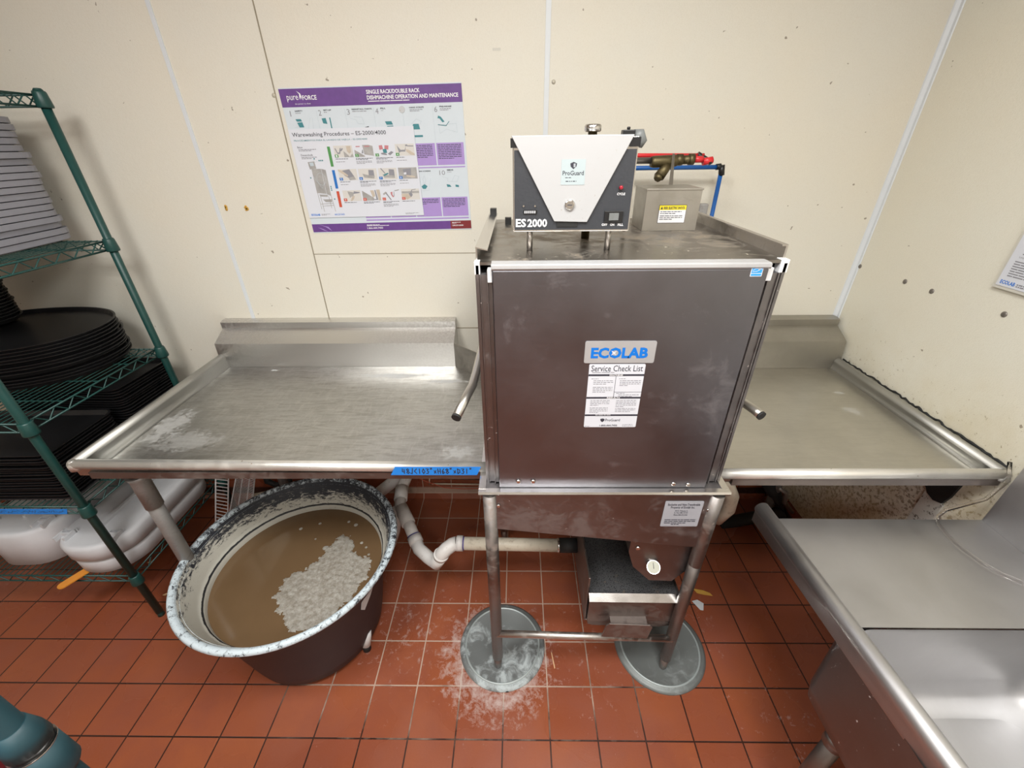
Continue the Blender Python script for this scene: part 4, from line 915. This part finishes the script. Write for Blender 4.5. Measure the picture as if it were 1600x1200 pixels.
# ------------------------------------------------------------------ waste pipes
def pipes():
    W = empty('waste_pipe', (-.4, -.45, .3), label='white plastic waste pipe with trap running to the machine', cat='pipe'); O = Vector(W.location)
    def B(mb, n, m):
        o = mb.build(n, m, W); o.location = -O; return o
    H0, H1 = at(722, 849, y=-.56), at(872, 852, y=-.56)
    z0 = (H0.z+H1.z)/2
    r = .0245
    H0 = Vector((H0.x, -.56, H0.z)); H1 = Vector((H1.x, -.56, H1.z))
    B(MB().tube([H0, H1], r, 24), 'horizontal_pipe', 'pvc_aged')
    B(MB().tube([H1-Vector((.004, 0, 0)), H1+Vector((.006, 0, 0))], r+.003, 24), 'hose_clamp', 'bright_steel')
    B(MB().tube([H1+Vector((.004, 0, 0)), Vector((.2215, -.56, H1.z))], r+.003, 24), 'rubber_coupling', 'black_rubber')
    B(MB().tube([H0-Vector((.020, 0, 0)), H0+Vector((.004, 0, 0))], r+.0045, 24), 'pipe_hub', 'pvc')
    B(MB().tube([H0+Vector((.004, 0, 0)), H0+Vector((.009, 0, 0))], r+.001, 24), 'primer_ring', 'primer_purple')
    # elbow down, return bend, rising arm to the wye
    a = H0-Vector((.02, 0, 0)); b = at(690, 866, y=-.59); c = at(684, 878, y=-.57); d = at(655, 858, y=-.50); e = at(640, 822, y=-.42); f = at(625, 790, y=-.33); g = at(628, 762, y=-.24); h = at(640, 735, y=-.16)
    B(MB().tube([a, a+Vector((-.018, -.003, -.004)), (a+b)/2+Vector((-.010, -.006, .006)), b, b+Vector((-.004, .002, -.016))], r+.002, 22), 'elbow', 'pvc')
    B(MB().tube([b+Vector((-.002, 0, -.010)), c+Vector((-.006, .004, -.012)), (c+d)/2+Vector((0, 0, -.014)), d, (d+e)/2], r+.001, 22), 'trap_bend', 'pvc')
    B(MB().tube([b+Vector((0, 0, .002)), b+Vector((-.003, .002, -.012))], r+.005, 22).tube([d+(e-d)*.25, d+(e-d)*.55], r+.0045, 22), 'pipe_hub', 'pvc')
    B(MB().tube([d+(e-d)*.55, d+(e-d)*.60], r+.002, 22).tube([g+(f-g)*.25, g+(f-g)*.34], r+.0035, 22), 'primer_ring', 'primer_purple')
    B(MB().tube([(d+e)/2, e, f, (f+g)/2], r, 22).tube([e+(f-e)*.1, e+(f-e)*.9], r+.0045, 22), 'rising_arm', 'pvc')
    B(MB().tube([(f+g)/2, g, h, h+Vector((.01, .05, .05))], r+.001, 22).tube([f+(g-f)*.3, g], r+.0045, 22), 'wye_arm', 'pvc')
    k = at(592, 770, y=-.20)
    B(MB().tube([at(628, 742, y=-.14), k, k+(k-at(628, 742, y=-.14))*.6], [r+.004, r+.003, r+.002], 20), 'wye_branch', 'pvc')
    m = at(622, 800, y=-.34)
    B(MB().tube([at(622, 795, y=-.35), at(617, 830, y=-.36), Vector(at(612, 850, y=-.36))], [r, r-.002, r-.004], 20), 'cleanout', 'pvc')
    # red thin wire
    pts = [at(641, 741, y=-.25), at(665, 752, y=-.27), at(695, 762, y=-.28), at(725, 764, y=-.29), at(750, 763, y=-.30)]
    tag(MB().tube(pts, .0018, 8).build('cable', 'orange_wire'), 'thin orange-red wire hanging under the left table', 'cable')
    tag(MB().tube([at(672, 745, y=-.05), at(752, 747, y=-.05)], .011, 12).build('copper_tube', 'box_steel'), 'dull horizontal pipe along the wall under the left table', 'pipe')
    tag(MB().tube([at(675, 756, y=-.03), at(752, 757, y=-.03)], .004, 10).tube([at(671, 745, y=-.04), at(671, 757, y=-.03)], .003, 8).build('small_tube', 'pvc_aged'), 'slim tan tube clipped low on the wall under the left table', 'pipe')
    p0 = at(1134, 765, y=-.70)
    tag(MB().tube([at(1120, 748, y=-.62), at(1136, 755, y=-.62), at(1143, 775, y=-.62), at(1138, 795, y=-.62), at(1120, 812, y=-.60)], [.02, .022, .023, .022, .020], 18).build('drain_elbow', 'pvc_aged'), 'stained tan drain elbow at the right side of the tank', 'pipe')
pipes()

# ------------------------------------------------------------------ tub of waste water
def tub():
    cx, cy = -.788, -.676
    T = empty('round_tub', (cx, cy, 0), label='big round black tub with crusted white rim below the left table', cat='tub')
    k = 96
    o = MB().lathe([(.0, .022), (.225, .022), (.236, .03), (.247, .08), (.268, .20), (.292, .33), (.320, .412), (.328, .420), (.330, .436)], seg=k, cap0=False).build('shell', 'tub_outside', T)
    o = MB().lathe([(.326, .434), (.343, .432), (.352, .436), (.3565, .444), (.353, .452), (.346, .455), (.338, .452), (.332, .444)], seg=k).build('rolled_rim', 'tub_rim', T)
    o = MB().lathe([(.334, .447), (.328, .436), (.318, .42), (.302, .372), (.296, .362), (.290, .357), (.285, .34), (.275, .30), (.262, .22), (.240, .06), (.22, .04), (.001, .04)], seg=k).build('inner_wall', 'tub_inside', T)
    # caster
    o = MB().lathe([(.2842, .334), (.0005, .334)], (cx, cy, 0), 96).build('waste_water', 'murky_water')
    tag(o, 'murky brown waste water filling the round black tub', 'water')
    # paper scrap stuck to the tub
    a = math.radians(-22); R = .300
    tub_p = [at(588, 905, z=.33), at(601, 895, z=.35), at(598, 908, z=.31), at(586, 925, z=.28)]
    mb = MB(); q = []
    for th, z in ((-26, .335), (-19, .355), (-14, .345), (-17, .318), (-24, .275), (-27, .30)):
        rr_ = .247+(z-.08)*(.290-.247)/.25*1.02+.0035; an = math.radians(th); q.append((rr_*math.cos(an), rr_*math.sin(an), z))
    mb.add(q+[(x*.994, y_*.994, z) for x, y_, z in q], [tuple(range(6)), tuple(range(11, 5, -1))]+[(i, (i+1) % 6, 6+(i+1) % 6, 6+i) for i in range(6)]); mb.build('torn_label', 'paper_scrap', T)
    # scum
    px = [(548, 836), (532, 838), (520, 848), (508, 858), (500, 876), (484, 884), (478, 893), (460, 895), (444, 906), (438, 918), (430, 932), (427, 945), (440, 955), (446, 968), (450, 982), (462, 988), (480, 985), (505, 974), (530, 955), (552, 930), (568, 905), (580, 882), (577, 872), (560, 868), (548, 862), (556, 848)]
    z = .3352; P = [at(u, v, z=z) for u, v in px]; pts = [(p.x, p.y) for p in P]
    rr = random.Random(5)
    def inside(x, y_):
        c = False; j = len(pts)-1
        for i in range(len(pts)):
            xi, yi = pts[i]; xj, yj = pts[j]
            if ((yi > y_) != (yj > y_)) and (x < (xj-xi)*(y_-yi)/(yj-yi)+xi): c = not c
            j = i
        return c
    g = .005; x0, x1 = min(p[0] for p in pts)-.02, max(p[0] for p in pts)+.02; y0, y1 = min(p[1] for p in pts)-.02, max(p[1] for p in pts)+.02
    nx, ny = int((x1-x0)/g), int((y1-y0)/g); idx = {}; vs = []; cells = []
    from mathutils import noise as mn
    def jit(x, y_): return mn.noise(Vector((x*40, y_*40, 0)))*.018+mn.noise(Vector((x*110, y_*110, 3)))*.010
    for j in range(ny):
        for i in range(nx):
            x, y_ = x0+(i+.5)*g, y0+(j+.5)*g
            if inside(x+jit(x, y_), y_+jit(y_+9, x)) and math.hypot(x-cx, y_-cy) < .276: cells.append((i, j))
    cs = set(cells)
    for (i, j) in cells:
        for (a_, b_) in ((i, j), (i+1, j), (i+1, j+1), (i, j+1)):
            if (a_, b_) not in idx:
                edge = any((a_-da, b_-db) not in cs for da in (0, 1) for db in (0, 1))
                x, y_ = x0+a_*g+rr.uniform(-.0015, .0015), y0+b_*g+rr.uniform(-.0015, .0015)
                h = 0.0 if edge else .0012+abs(mn.noise(Vector((x*60, y_*60, 1))))*.005+rr.uniform(0, .0015)
                idx[(a_, b_)] = len(vs); vs.append((x, y_, z+h))
    fs = [(idx[(i, j)], idx[(i+1, j)], idx[(i+1, j+1)], idx[(i, j+1)]) for i, j in cells]
    # separate floating flecks
    mb = MB(); mb.add(vs, fs, True)
    for (u, v, r) in ((545, 815, .006), (556, 820, .008), (493, 842, .004), (565, 848, .006), (572, 855, .005), (500, 818, .006), (576, 866, .005), (470, 826, .007), (508, 856, .01)):
        p = at(u, v, z=z); mb.lathe([(r, 0), (r*.7, .0015)], (p.x, p.y, z-.0008), 9, False, True)
    tag(mb.build('food_scum', 'food_scum'), 'pale crumbly food scum floating on the brown water', 'food scum', kind='stuff')
tub()
c_ = empty('caster', (-.575, -.775, 0), label='white plastic pipe cap on a black caster beside the tub', cat='caster')
MB().tube([(0, 0, 0.001), (0, 0, .030)], .015, 18).build('wheel', 'black_rubber', c_)
MB().tube([(0, 0, .030), (.005, .012, .065), (.008, .018, .09)], [.018, .018, .016], 18).build('cap', 'white_plastic', c_)

# white wire shelving leaning behind the tub
def wire_panel(name, c0, c1, c2, c3, n, r, label, rail=.005, cross=()):
    """c0,c1 top corners; c2,c3 bottom corners"""
    mb = MB(); c0, c1, c2, c3 = [Vector(c) for c in (c0, c1, c2, c3)]
    mb.tube([c0, c2], rail, 8).tube([c1, c3], rail, 8)
    for i in range(n):
        t = (i+.5)/n; mb.tube([c0.lerp(c2, t), c1.lerp(c3, t)], r, 6)
    for t in cross: mb.tube([c0.lerp(c1, t), c2.lerp(c3, t)], r*1.8, 6)
    o = mb.build(name, 'white_wire'); tag(o, label, 'wire shelf', 'white wire shelves behind the tub')
def ext(a, b, z):   # extend the line a->b down to height z
    a, b = Vector(a), Vector(b); return a+(b-a)*((z-a.z)/(b.z-a.z))
a, b = at(337, 746, y=-.25), at(357, 748, y=-.25); c, d = at(337, 818, y=-.30), at(356, 805, y=-.30)
wire_panel('wire_shelf', a, b, ext(a, c, .01), ext(b, d, .01), 21, .0022, 'narrow ladder-like white wire shelf end leaning under the table', .003)
a, b = at(372, 728, y=-.12), at(400, 728, y=-.12); c, d = at(358, 806, y=-.25), at(395, 780, y=-.25)
wire_panel('wire_shelf', a, b, ext(a, c, .01), ext(b, d, .01), 75, .0014, 'wide close-set white wire shelf leaning against the wall under the table', .003, (.35, .72))
# dark fittings by the wall
mb = MB()
mb.tube([at(412, 736, y=-.08), at(418, 752, y=-.08), at(432, 758, y=-.08), at(446, 752, y=-.08)], [.012, .016, .014, .012], 12).tube([at(446, 735, y=-.10), at(452, 760, y=-.10), at(460, 785, y=-.12)], [.018, .02, .014], 12)
tag(mb.build('floor_valve', 'black_rubber'), 'dark greasy valve and hose by the wall above the tub', 'valve')
mb = MB(); mb.tube([at(395, 775, y=-.05), at(430, 768, y=-.05)], .012, 12); mb.tube([at(430, 768, y=-.05), at(436, 790, y=-.09)], .010, 12)
tag(mb.build('copper_fitting', 'pvc_aged'), 'short grimy tan pipe stub low on the wall behind the tub', 'pipe')
mb = MB(); mb.tube([at(1200, 752, y=-.10), at(1212, 775, y=-.12), at(1222, 800, y=-.15), (1.0, -.17, .0)], [.035, .03, .03, .03], 14)
tag(mb.build('hose', 'black_rubber'), 'thick black hose in the dark below the right table', 'hose')
mb = MB(); mb.tube([at(1216, 762, y=-.25), at(1228, 770, y=-.25), at(1226, 785, y=-.25), at(1238, 800, y=-.22)], [.008, .010, .010, .009], 10)
tag(mb.build('valve_handle', 'rivet_grey'), 'dull metal valve handle below the right table', 'valve')

# ------------------------------------------------------------------ sink
def sink():
    K = empty('sink', (.98, -1.1, 0), label='large stainless sink with drainboard and rolled front rim at lower right', cat='sink'); O = Vector(K.location)
    def B(mb, n, m, par=None, **k):
        o = mb.build(n, m, par or K, **k)
        if par is None: o.location = -O
        return o
    z = .728; xw = 1.296; ya = -.803; yb0 = -1.106; yend = -2.3
    xs = lambda y_: .700+(-.80-y_)*.05           # inner line of the front rim
    # drainboard
    vs = [(xs(ya), ya, z+.004), (xw, ya, z), (xw, yb0, z-.002), (xs(yb0), yb0, z)]
    mb = MB(); mb.hexa([(a_, b_, c_-.003) for a_, b_, c_ in vs][::-1], vs[::-1]); mb.box(.75, xw, ya-.0, ya-.003, z-.03, z-.002)
    B(mb, 'drainboard', 'sink_steel')
    # bowl: inner walls with rounded corners, built as a loft of rounded rectangles
    x0, x1, y1, y0, zf = .722, 1.235, yb0-.004, -1.72, .47
    bxc, byc = (x0+x1)/2, (y0+y1)/2
    L = []
    for (ins, zz, r) in ((0, z-.001, .045), (.002, z-.006, .045), (.006, zf+.06, .045), (.014, zf+.022, .05), (.032, zf+.006, .055), (.06, zf, .06)):
        L.append(rrect(bxc, byc, x1-x0-2*ins, y1-y0-2*ins, r, zz, 8))
    mb = MB(); mb.loft(L, True, False, True); bo = B(mb, 'bowl', 'sink_steel')
    L2 = []
    for (ins, zz, r) in ((-.003, z-.004, .028), (.000, zf+.06, .028), (.004, zf+.02, .030), (.02, zf+.001, .04), (.06, zf-.004, .06)): L2.append(rrect(bxc-.016, byc, x1-x0+.028-2*ins, y1-y0-2*ins, r, zz, 8))
    mb = MB(); mb.loft(L2, True, False, True); mb.build('outer_wall', 'body_steel', bo)
    # deck strips around the bowl
    mb = MB()
    mb.box(x1-.02, xw, yend, yb0, z-.004, z).box(xs(-1.1)-.0, x0+.014, yend, yb0, z-.004, z).box(x0, x1, yend, y0+.01, z-.004, z)
    B(mb, 'deck_strips', 'sink_steel')
    # front rim: apron rising to a big rolled edge
    def rim(y_):
        X = xs(y_)-.026; pr_ = [(X+.026, z), (X+.023, z+.006), (X+.020, z+.030)]
        pr_ += [(X+.004+.019*math.cos(math.radians(a_)), z+.038+.019*math.sin(math.radians(a_))) for a_ in range(0, 226, 22)]
        pr_ += [(X-.010, z-.01), (X+.018, z-.012)]
        return [(p[0], y_, p[1]) for p in pr_]
    mb = MB(); mb.loft([rim(-.83+.035), rim(-1.3), rim(yend)], True); B(mb, 'rolled_rim', 'sink_steel')
    # backsplash on the wall side
    mb = MB(); mb.prism([(xw, z-.02), (xw+.004, z+.19), (xw+.030, z+.235), (RX-.001, z+.235), (RX-.001, z-.02)], 'y', ya, yend); B(mb, 'splashback', 'sink_steel')
    for (lx, ly, lz) in ((.735, -1.205, .468), (1.22, -.86, .70), (.78, -2.2, .70)):
        g = MB(); g.tube([(lx, ly, .03), (lx, ly, lz)], .020, 18).tube([(lx, ly, 0), (lx, ly, .035)], [.022, .016], 16).tube([(lx, ly, lz-.04), (lx, ly, lz-.005)], .024, 18)
        B(g, 'leg', 'leg_steel')
    B(MB().lathe([(.045, 0), (.042, .003), (.03, .002), (.002, .001)], (1.16, -1.30, zf), 28, False, True), 'drain', 'bright_steel')
sink()
z = .7335
pts = [Vector((1.300, -.772, .91)), Vector((1.306, -.790, .862)), at(1540, 780, y=-.800), at(1500, 791, y=-.80), at(1478, 797, y=-.803), Vector((at(1466, 806, y=-.804).x, -.804, .745))]+[at(u, v, z=z) for u, v in ((1466, 818), (1482, 838), (1505, 858), (1535, 880), (1565, 897), (1600, 911), (1650, 925))]
tag(MB().tube(pts, .0046, 12).build('clear_hose', 'clear_hose'), 'clear plastic hose looping over the sink drainboard', 'hose')
# panel strip and grease on the right wall under the right table
o = MB().prism([(-.685, .10), (-.620, .10), (-.620, .665), (-.650, .672), (-.685, .660)], 'x', RX-.006, RX).build('wall_strip', 'speckled_panel'); o.location.x = -.0005
tag(o, 'speckled pale panel strip on the right wall under the right table', 'panel')
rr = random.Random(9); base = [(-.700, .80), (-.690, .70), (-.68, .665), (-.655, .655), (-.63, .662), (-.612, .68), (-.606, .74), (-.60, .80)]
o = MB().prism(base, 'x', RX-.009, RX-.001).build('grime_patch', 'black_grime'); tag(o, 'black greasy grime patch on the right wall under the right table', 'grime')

# ------------------------------------------------------------------ wire racks
def shelf_mb(x0, x1, y0, y1, z, wires=True):
    mb = MB(); h = .030
    for zz in (z, z-h):
        r = .0032
        mb.tube([(x0, y0, zz), (x1, y0, zz)], r, 6).tube([(x0, y1, zz), (x1, y1, zz)], r, 6).tube([(x0, y0, zz), (x0, y1, zz)], r, 6).tube([(x1, y0, zz), (x1, y1, zz)], r, 6)
    def zig(a, b):
        a, b = Vector(a), Vector(b); n = max(2, int((b-a).length/.032)); p = []
        for i in range(n+1): p.append(a.lerp(b, i/n)+Vector((0, 0, 0 if i % 2 else -h)))
        for i in range(n): mb.tube([p[i], p[i+1]], .0022, 5, False)
    zig((x0, y0, z), (x1, y0, z)); zig((x0, y1, z), (x1, y1, z)); zig((x1, y0, z), (x1, y1, z)); zig((x0, y0, z), (x0, y1, z))
    if wires:
        n = int((x1-x0)/.0215)
        for i in range(1, n): x = x0+(x1-x0)*i/n; mb.tube([(x, y0, z+.003), (x, y1, z+.003)], .0016, 5, False)
        for t in (.25, .5, .75): y_ = y0+(y1-y0)*t; mb.tube([(x0, y_, z-.001), (x1, y_, z-.001)], .0028, 6, False)
    return mb
SH = [1.800, 1.368, .945, .605, .240]
X0, X1, YF, YB = -2.38, -1.462, -.645, -.110
def rack():
    R = empty('wire_rack', ((X0+X1)/2, (YF+YB)/2, 0), label='tall green wire shelving rack loaded with trays along the back wall', cat='shelving rack'); O = Vector(R.location)
    for (x, y_) in ((X1, YF), (X1, YB), (X0, YF), (X0, YB)):
        mb = MB(); mb.tube([(x, y_, .02), (x, y_, 1.812)], .0127, 18); mb.tube([(x, y_, 0), (x, y_, .025)], [.013, .009], 12); mb.tube([(x, y_, 1.812), (x, y_, 1.817)], [.0127, .009], 16)
        o = mb.build('post', 'rack_green', R); o.location = -O
    for z in SH:
        mb = shelf_mb(X0+.014, X1-.014, YF+.004, YB-.004, z)
        o = mb.build('shelf', 'rack_green', R); o.location = -O
        for (x, y_) in ((X1, YF), (X1, YB), (X0, YF), (X0, YB)):
            MB().tube([(x, y_, z-.034), (x, y_, z-.030), (x, y_, z+.006), (x, y_, z+.010)], [.0195, .021, .0175, .0155], 18).build('collar', 'rack_green', o)
rack()
def rack2():
    pc = CAM+(_fw+_R*((47-800)/F_PX)-_U*((1163-600)/F_PX))*.45; px, py = pc.x, pc.y
    R = empty('wire_rack', (px-.4, py-.22, 0), label='teal wire rack corner post close to the camera at lower left', cat='shelving rack'); O = Vector(R.location)
    def B(mb, n, m, par=None):
        o = mb.build(n, m, par or R)
        if par is None: o.location = -O
        return o
    for (x, y_) in ((px, py), (px-.8, py), (px, py-.45), (px-.8, py-.45)):
        if y_ == py-.45 and x == px: x -= .0
        B(MB().tube([(x, y_, .0), (x, y_, 1.86)], .0127, 20), 'post', 'rack_teal')
    zc = pc.z
    for z in (zc, .5):
        sh = B(shelf_mb(px-.8+.014, px-.02, py-.45+.004, py-.004, z-.045, False), 'shelf', 'rack_teal')
        MB().tube([(px, py, z-.060), (px, py, z-.054), (px, py, z-.004)], [.0175, .0205, .0200], 24).tube([(px, py, z+.003), (px, py, z+.018), (px, py, z+.040)], [.0196, .0185, .0138], 24).build('collar', 'rack_teal', sh)
        MB().tube([(px, py, z-.006), (px, py, z+.005)], .0165, 24).build('split_sleeve', 'black_plastic', sh)
        MB().tube([(px, py, z-.0050), (px, py, z-.0036)], .0203, 24).build('edge_highlight', 'bright_steel', sh)  # white highlight along the collar gap, modelled as a bright ring
rack2()
pa = CAM+(_fw+_R*((20-800)/F_PX)-_U*((1182-600)/F_PX))*.47
zs2 = (CAM+(_fw+_R*((47-800)/F_PX)-_U*((1163-600)/F_PX))*.45).z-.045+.0035
mb = MB(); mb.box(pa.x-.32, pa.x, pa.y-.36, pa.y, zs2, zs2+.16)
tag(mb.build('plastic_bin', 'maroon', bevel=.004), 'dark maroon plastic bin on the near rack beside its teal post', 'bin')

def tray_loops(shape, depth, lip, wall, th=.0022, band=.002):
    """open shallow tray: outer rim, slanted wall, floor and the inner face"""
    return [shape(wall+lip, 0), shape(wall*.55+lip, th*0), shape(lip, depth-band), shape(0, depth-band), shape(0, depth), shape(lip+th, depth), shape(wall*.55+lip+th, th), shape(wall+lip+th, th)]
def stack(name, mkshape, n, pitch, depth, lip, wall, cx, cy, z, mat, label, cat, group, jitter=.002, ang=0, seed=0, band=.002):
    rr = random.Random(seed); me = None
    for i in range(n):
        if me is None:
            mb = MB(); mb.loft(tray_loops(mkshape, depth, lip, wall, band=band), False); o = mb.build(name, mat); me = o.data
        else:
            o = bpy.data.objects.new(name, me); COL.objects.link(o)
        o.location = (cx+rr.uniform(-jitter, jitter), cy+rr.uniform(-jitter, jitter), z+i*pitch); o.rotation_euler = (0, 0, ang+rr.uniform(-.01, .01))
        lab = label[0] if i < n-1 else label[1]
        if i == 0: lab = label[2]
        tag(o, lab, cat, group)
zs = lambda k: SH[k]+.0050
stack('oval_tray', lambda ins, z: oval(0, 0, .300-ins, .228-ins, z), 12, .0120, .016, .004, .014, -1.815, -.255, zs(2), 'tray_black', ('black oval serving tray inside the stack on the middle shelf', 'top black oval serving tray of the stack on the middle shelf', 'bottom black oval serving tray of the stack on the middle shelf'), 'tray', 'black oval trays on the middle shelf', .006, .05, 1)
zz = zs(2)+12*.0120+.004
stack('oval_bowl', lambda ins, z: oval(0, 0, .150-ins, .110-ins, z), 19, .0112, .016, .004, .016, -2.035, -.20, zz, 'tray_black', ('black oval platter inside the tall stack at the left edge', 'top black oval platter of the tall stack at the left edge', 'bottom black oval platter of the tall stack at the left edge'), 'platter', 'black platters on top of the oval trays', .003, 0, 2)
rct = lambda w_, h_, r: (lambda ins, z: rrect(0, 0, w_-2*ins, h_-2*ins, max(.004, r-ins*.5), z, 5))
stack('rectangular_tray', rct(.47, .275, .035), 17, .0112, .018, .004, .016, -1.745, -.492, zs(3), 'tray_black', ('black rectangular tray inside the front stack on the fourth shelf', 'top black rectangular tray of the front stack on the fourth shelf', 'bottom black rectangular tray of the front stack on the fourth shelf'), 'tray', 'black trays in the front stack', .004, .02, 3)
stack('rectangular_tray', rct(.47, .285, .035), 23, .0112, .018, .004, .016, -1.727, -.182, zs(3), 'tray_black', ('black rectangular tray inside the rear stack on the fourth shelf', 'top black rectangular tray of the rear stack on the fourth shelf', 'bottom black rectangular tray of the rear stack on the fourth shelf'), 'tray', 'black trays in the rear stack', .004, -.02, 4)
stack('grey_tray', rct(.44, .56, .09), 19, .0195, .022, .010, .012, -1.800, -.345, zs(1), 'tray_grey', ('pale grey tray inside the tall stack on the second shelf', 'top pale grey tray of the tall stack on the second shelf', 'bottom pale grey tray of the tall stack on the second shelf'), 'tray', 'pale grey trays on the second shelf', .006, .10, 5, .0165)

def carrier(cx, cy, w_, d_, zb, h, layers, label, tilt=0, ang=0):
    C = empty('plastic_carrier', (cx, cy, zb), (tilt, 0, ang), label=label, cat='food carrier')
    n = layers; hh = h/n
    for i in range(n):
        z0 = i*hh; r = .12
        mb = MB(); f = 1-(n-1-i)*.03
        mb.loft([rrect(0, 0, (w_-.02)*f, (d_-.02)*f, r, z0+.001, 8), rrect(0, 0, w_*f, d_*f, r, z0+.008, 8), rrect(0, 0, (w_+.004)*f, (d_+.004)*f, r, z0+hh-.014, 8), rrect(0, 0, (w_-.006)*f, (d_-.006)*f, r, z0+hh-.004, 8), rrect(0, 0, (w_-.022)*f, (d_-.022)*f, r*.9, z0+hh, 8), rrect(0, 0, (w_-.05)*f, (d_-.05)*f, r*.85, z0+hh-.003, 8)], True)
        mb.build('lid' if i == n-1 else 'body', 'lid_plastic', C)
    z1 = h
    for (yy) in (-.5, 0, .5):
        for s in (-1, 1):
            mb = MB(); x = s*(w_/2-.045); yv = yy*(d_-.12)
            if yy == 0: continue
            mb.box(x-.028, x-.020, yv-.025, yv+.02, z1-.004, z1+.014).box(x+.010, x+.018, yv-.025, yv+.02, z1-.004, z1+.014).box(x-.028, x+.018, yv+.018, yv+.026, z1-.004, z1+.014).box(x-.022, x+.012, yv-.002, yv+.006, z1-.004, z1+.013)
            mb.build('latch_pocket', 'lid_plastic', C)
    mb = MB(); mb.box(-.006, .006, -d_/2+.09, d_/2-.09, z1-.004, z1+.009); mb.build('rib', 'lid_plastic', C)
carrier(-1.605, -.375, .27, .54, zs(4), .150, 2, 'white plastic food carrier nearest the corner post on the bottom shelf', 0, 0)
carrier(-1.925, -.345, .30, .52, zs(4), .172, 1, 'white plastic food carrier further left on the bottom shelf', .0, .04)
mb = MB(); mb.lathe([(.10, 0), (.115, .02), (.118, .10), (.105, .125)], seg=32, cap0=True, cap1=True); o = mb.build('grey_pail', 'grey_plastic', loc=(-2.215, -.49, zs(4))); tag(o, 'dark grey round container at the left end of the bottom shelf', 'container')
mb = MB(); pp = [(0, 0, 0), (.05, .03, .004), (.10, .06, .004), (.22, .13, 0)]
sp = empty('paddle', (-1.70, -.690, SH[4]+.0065), label='flat orange plastic paddle sticking out under the white carrier', cat='utensil'); sp.rotation_euler = (0, 0, math.radians(62))
MB().loft([[(x, y_, -.0022) for x, y_, _ in rrect(.09, 0, .20, .034, .016, 0, 6)], [(x, y_, .0022) for x, y_, _ in rrect(.09, 0, .20, .034, .016, 0, 6)]], False).build('handle', 'orange_plastic', sp)

def hand2(hw, W, H):
    rr = random.Random(11); x = .012
    while x < W-.004:
        pts = [(x+i*.0028, H*(.25+.5*rr.random())) for i in range(4)]; stroke(hw, pts, .0014, .0009); x += .0095
tape('masking_tape', (-1.80, YF-.0005, .5755), .262, .024, 'blue tape with scribbled handwriting on the green rack shelf edge', hand2)

# ------------------------------------------------------------------ litter on the floor
def litter(name, u, v, pts, mat, label, th=.0012):
    p = at(u, v, z=.002); mb = MB(); mb.prism([(a*.001, b*.001) for a, b in pts], 'z', 0, th)
    tag(mb.build(name, mat, loc=(p.x, p.y, .0005)), label, 'litter')
litter('wooden_pick', 864, 1032, [(-5, 28), (-2.5, 28), (6, -26), (3, -27)], 'wood_pick', 'short wooden pick lying on the tiles between the floor plates', .002)
litter('paper_scrap', 1090, 944, [(-18, 14), (6, 20), (26, 4), (14, -26), (2, -24)], 'paper_scrap', 'white scrap of paper on the floor right of the machine leg', .001)
litter('food_peel', 1098, 930, [(-30, 30), (10, 22), (34, 10), (40, -2), (10, 2), (-20, 10)], 'foam_yellow', 'yellowish peel on the floor behind the white scrap', .002)
litter('food_crumb', 258, 929, [(-8, -3), (2, 6), (9, 5), (3, -4)], 'wood_pick', 'pale crumb on the floor left of the tub', .003)
litter('food_crumb', 234, 878, [(-9, -3), (0, 2), (9, 9), (4, -3)], 'wood_pick', 'pale crumb on the floor behind the green post', .003)
litter('plate_debris', 792, 1100-20, [(-5, 3), (4, 4), (6, -3), (-4, -4)], 'black_grime', 'small dark crumb in front of the left floor plate', .004)
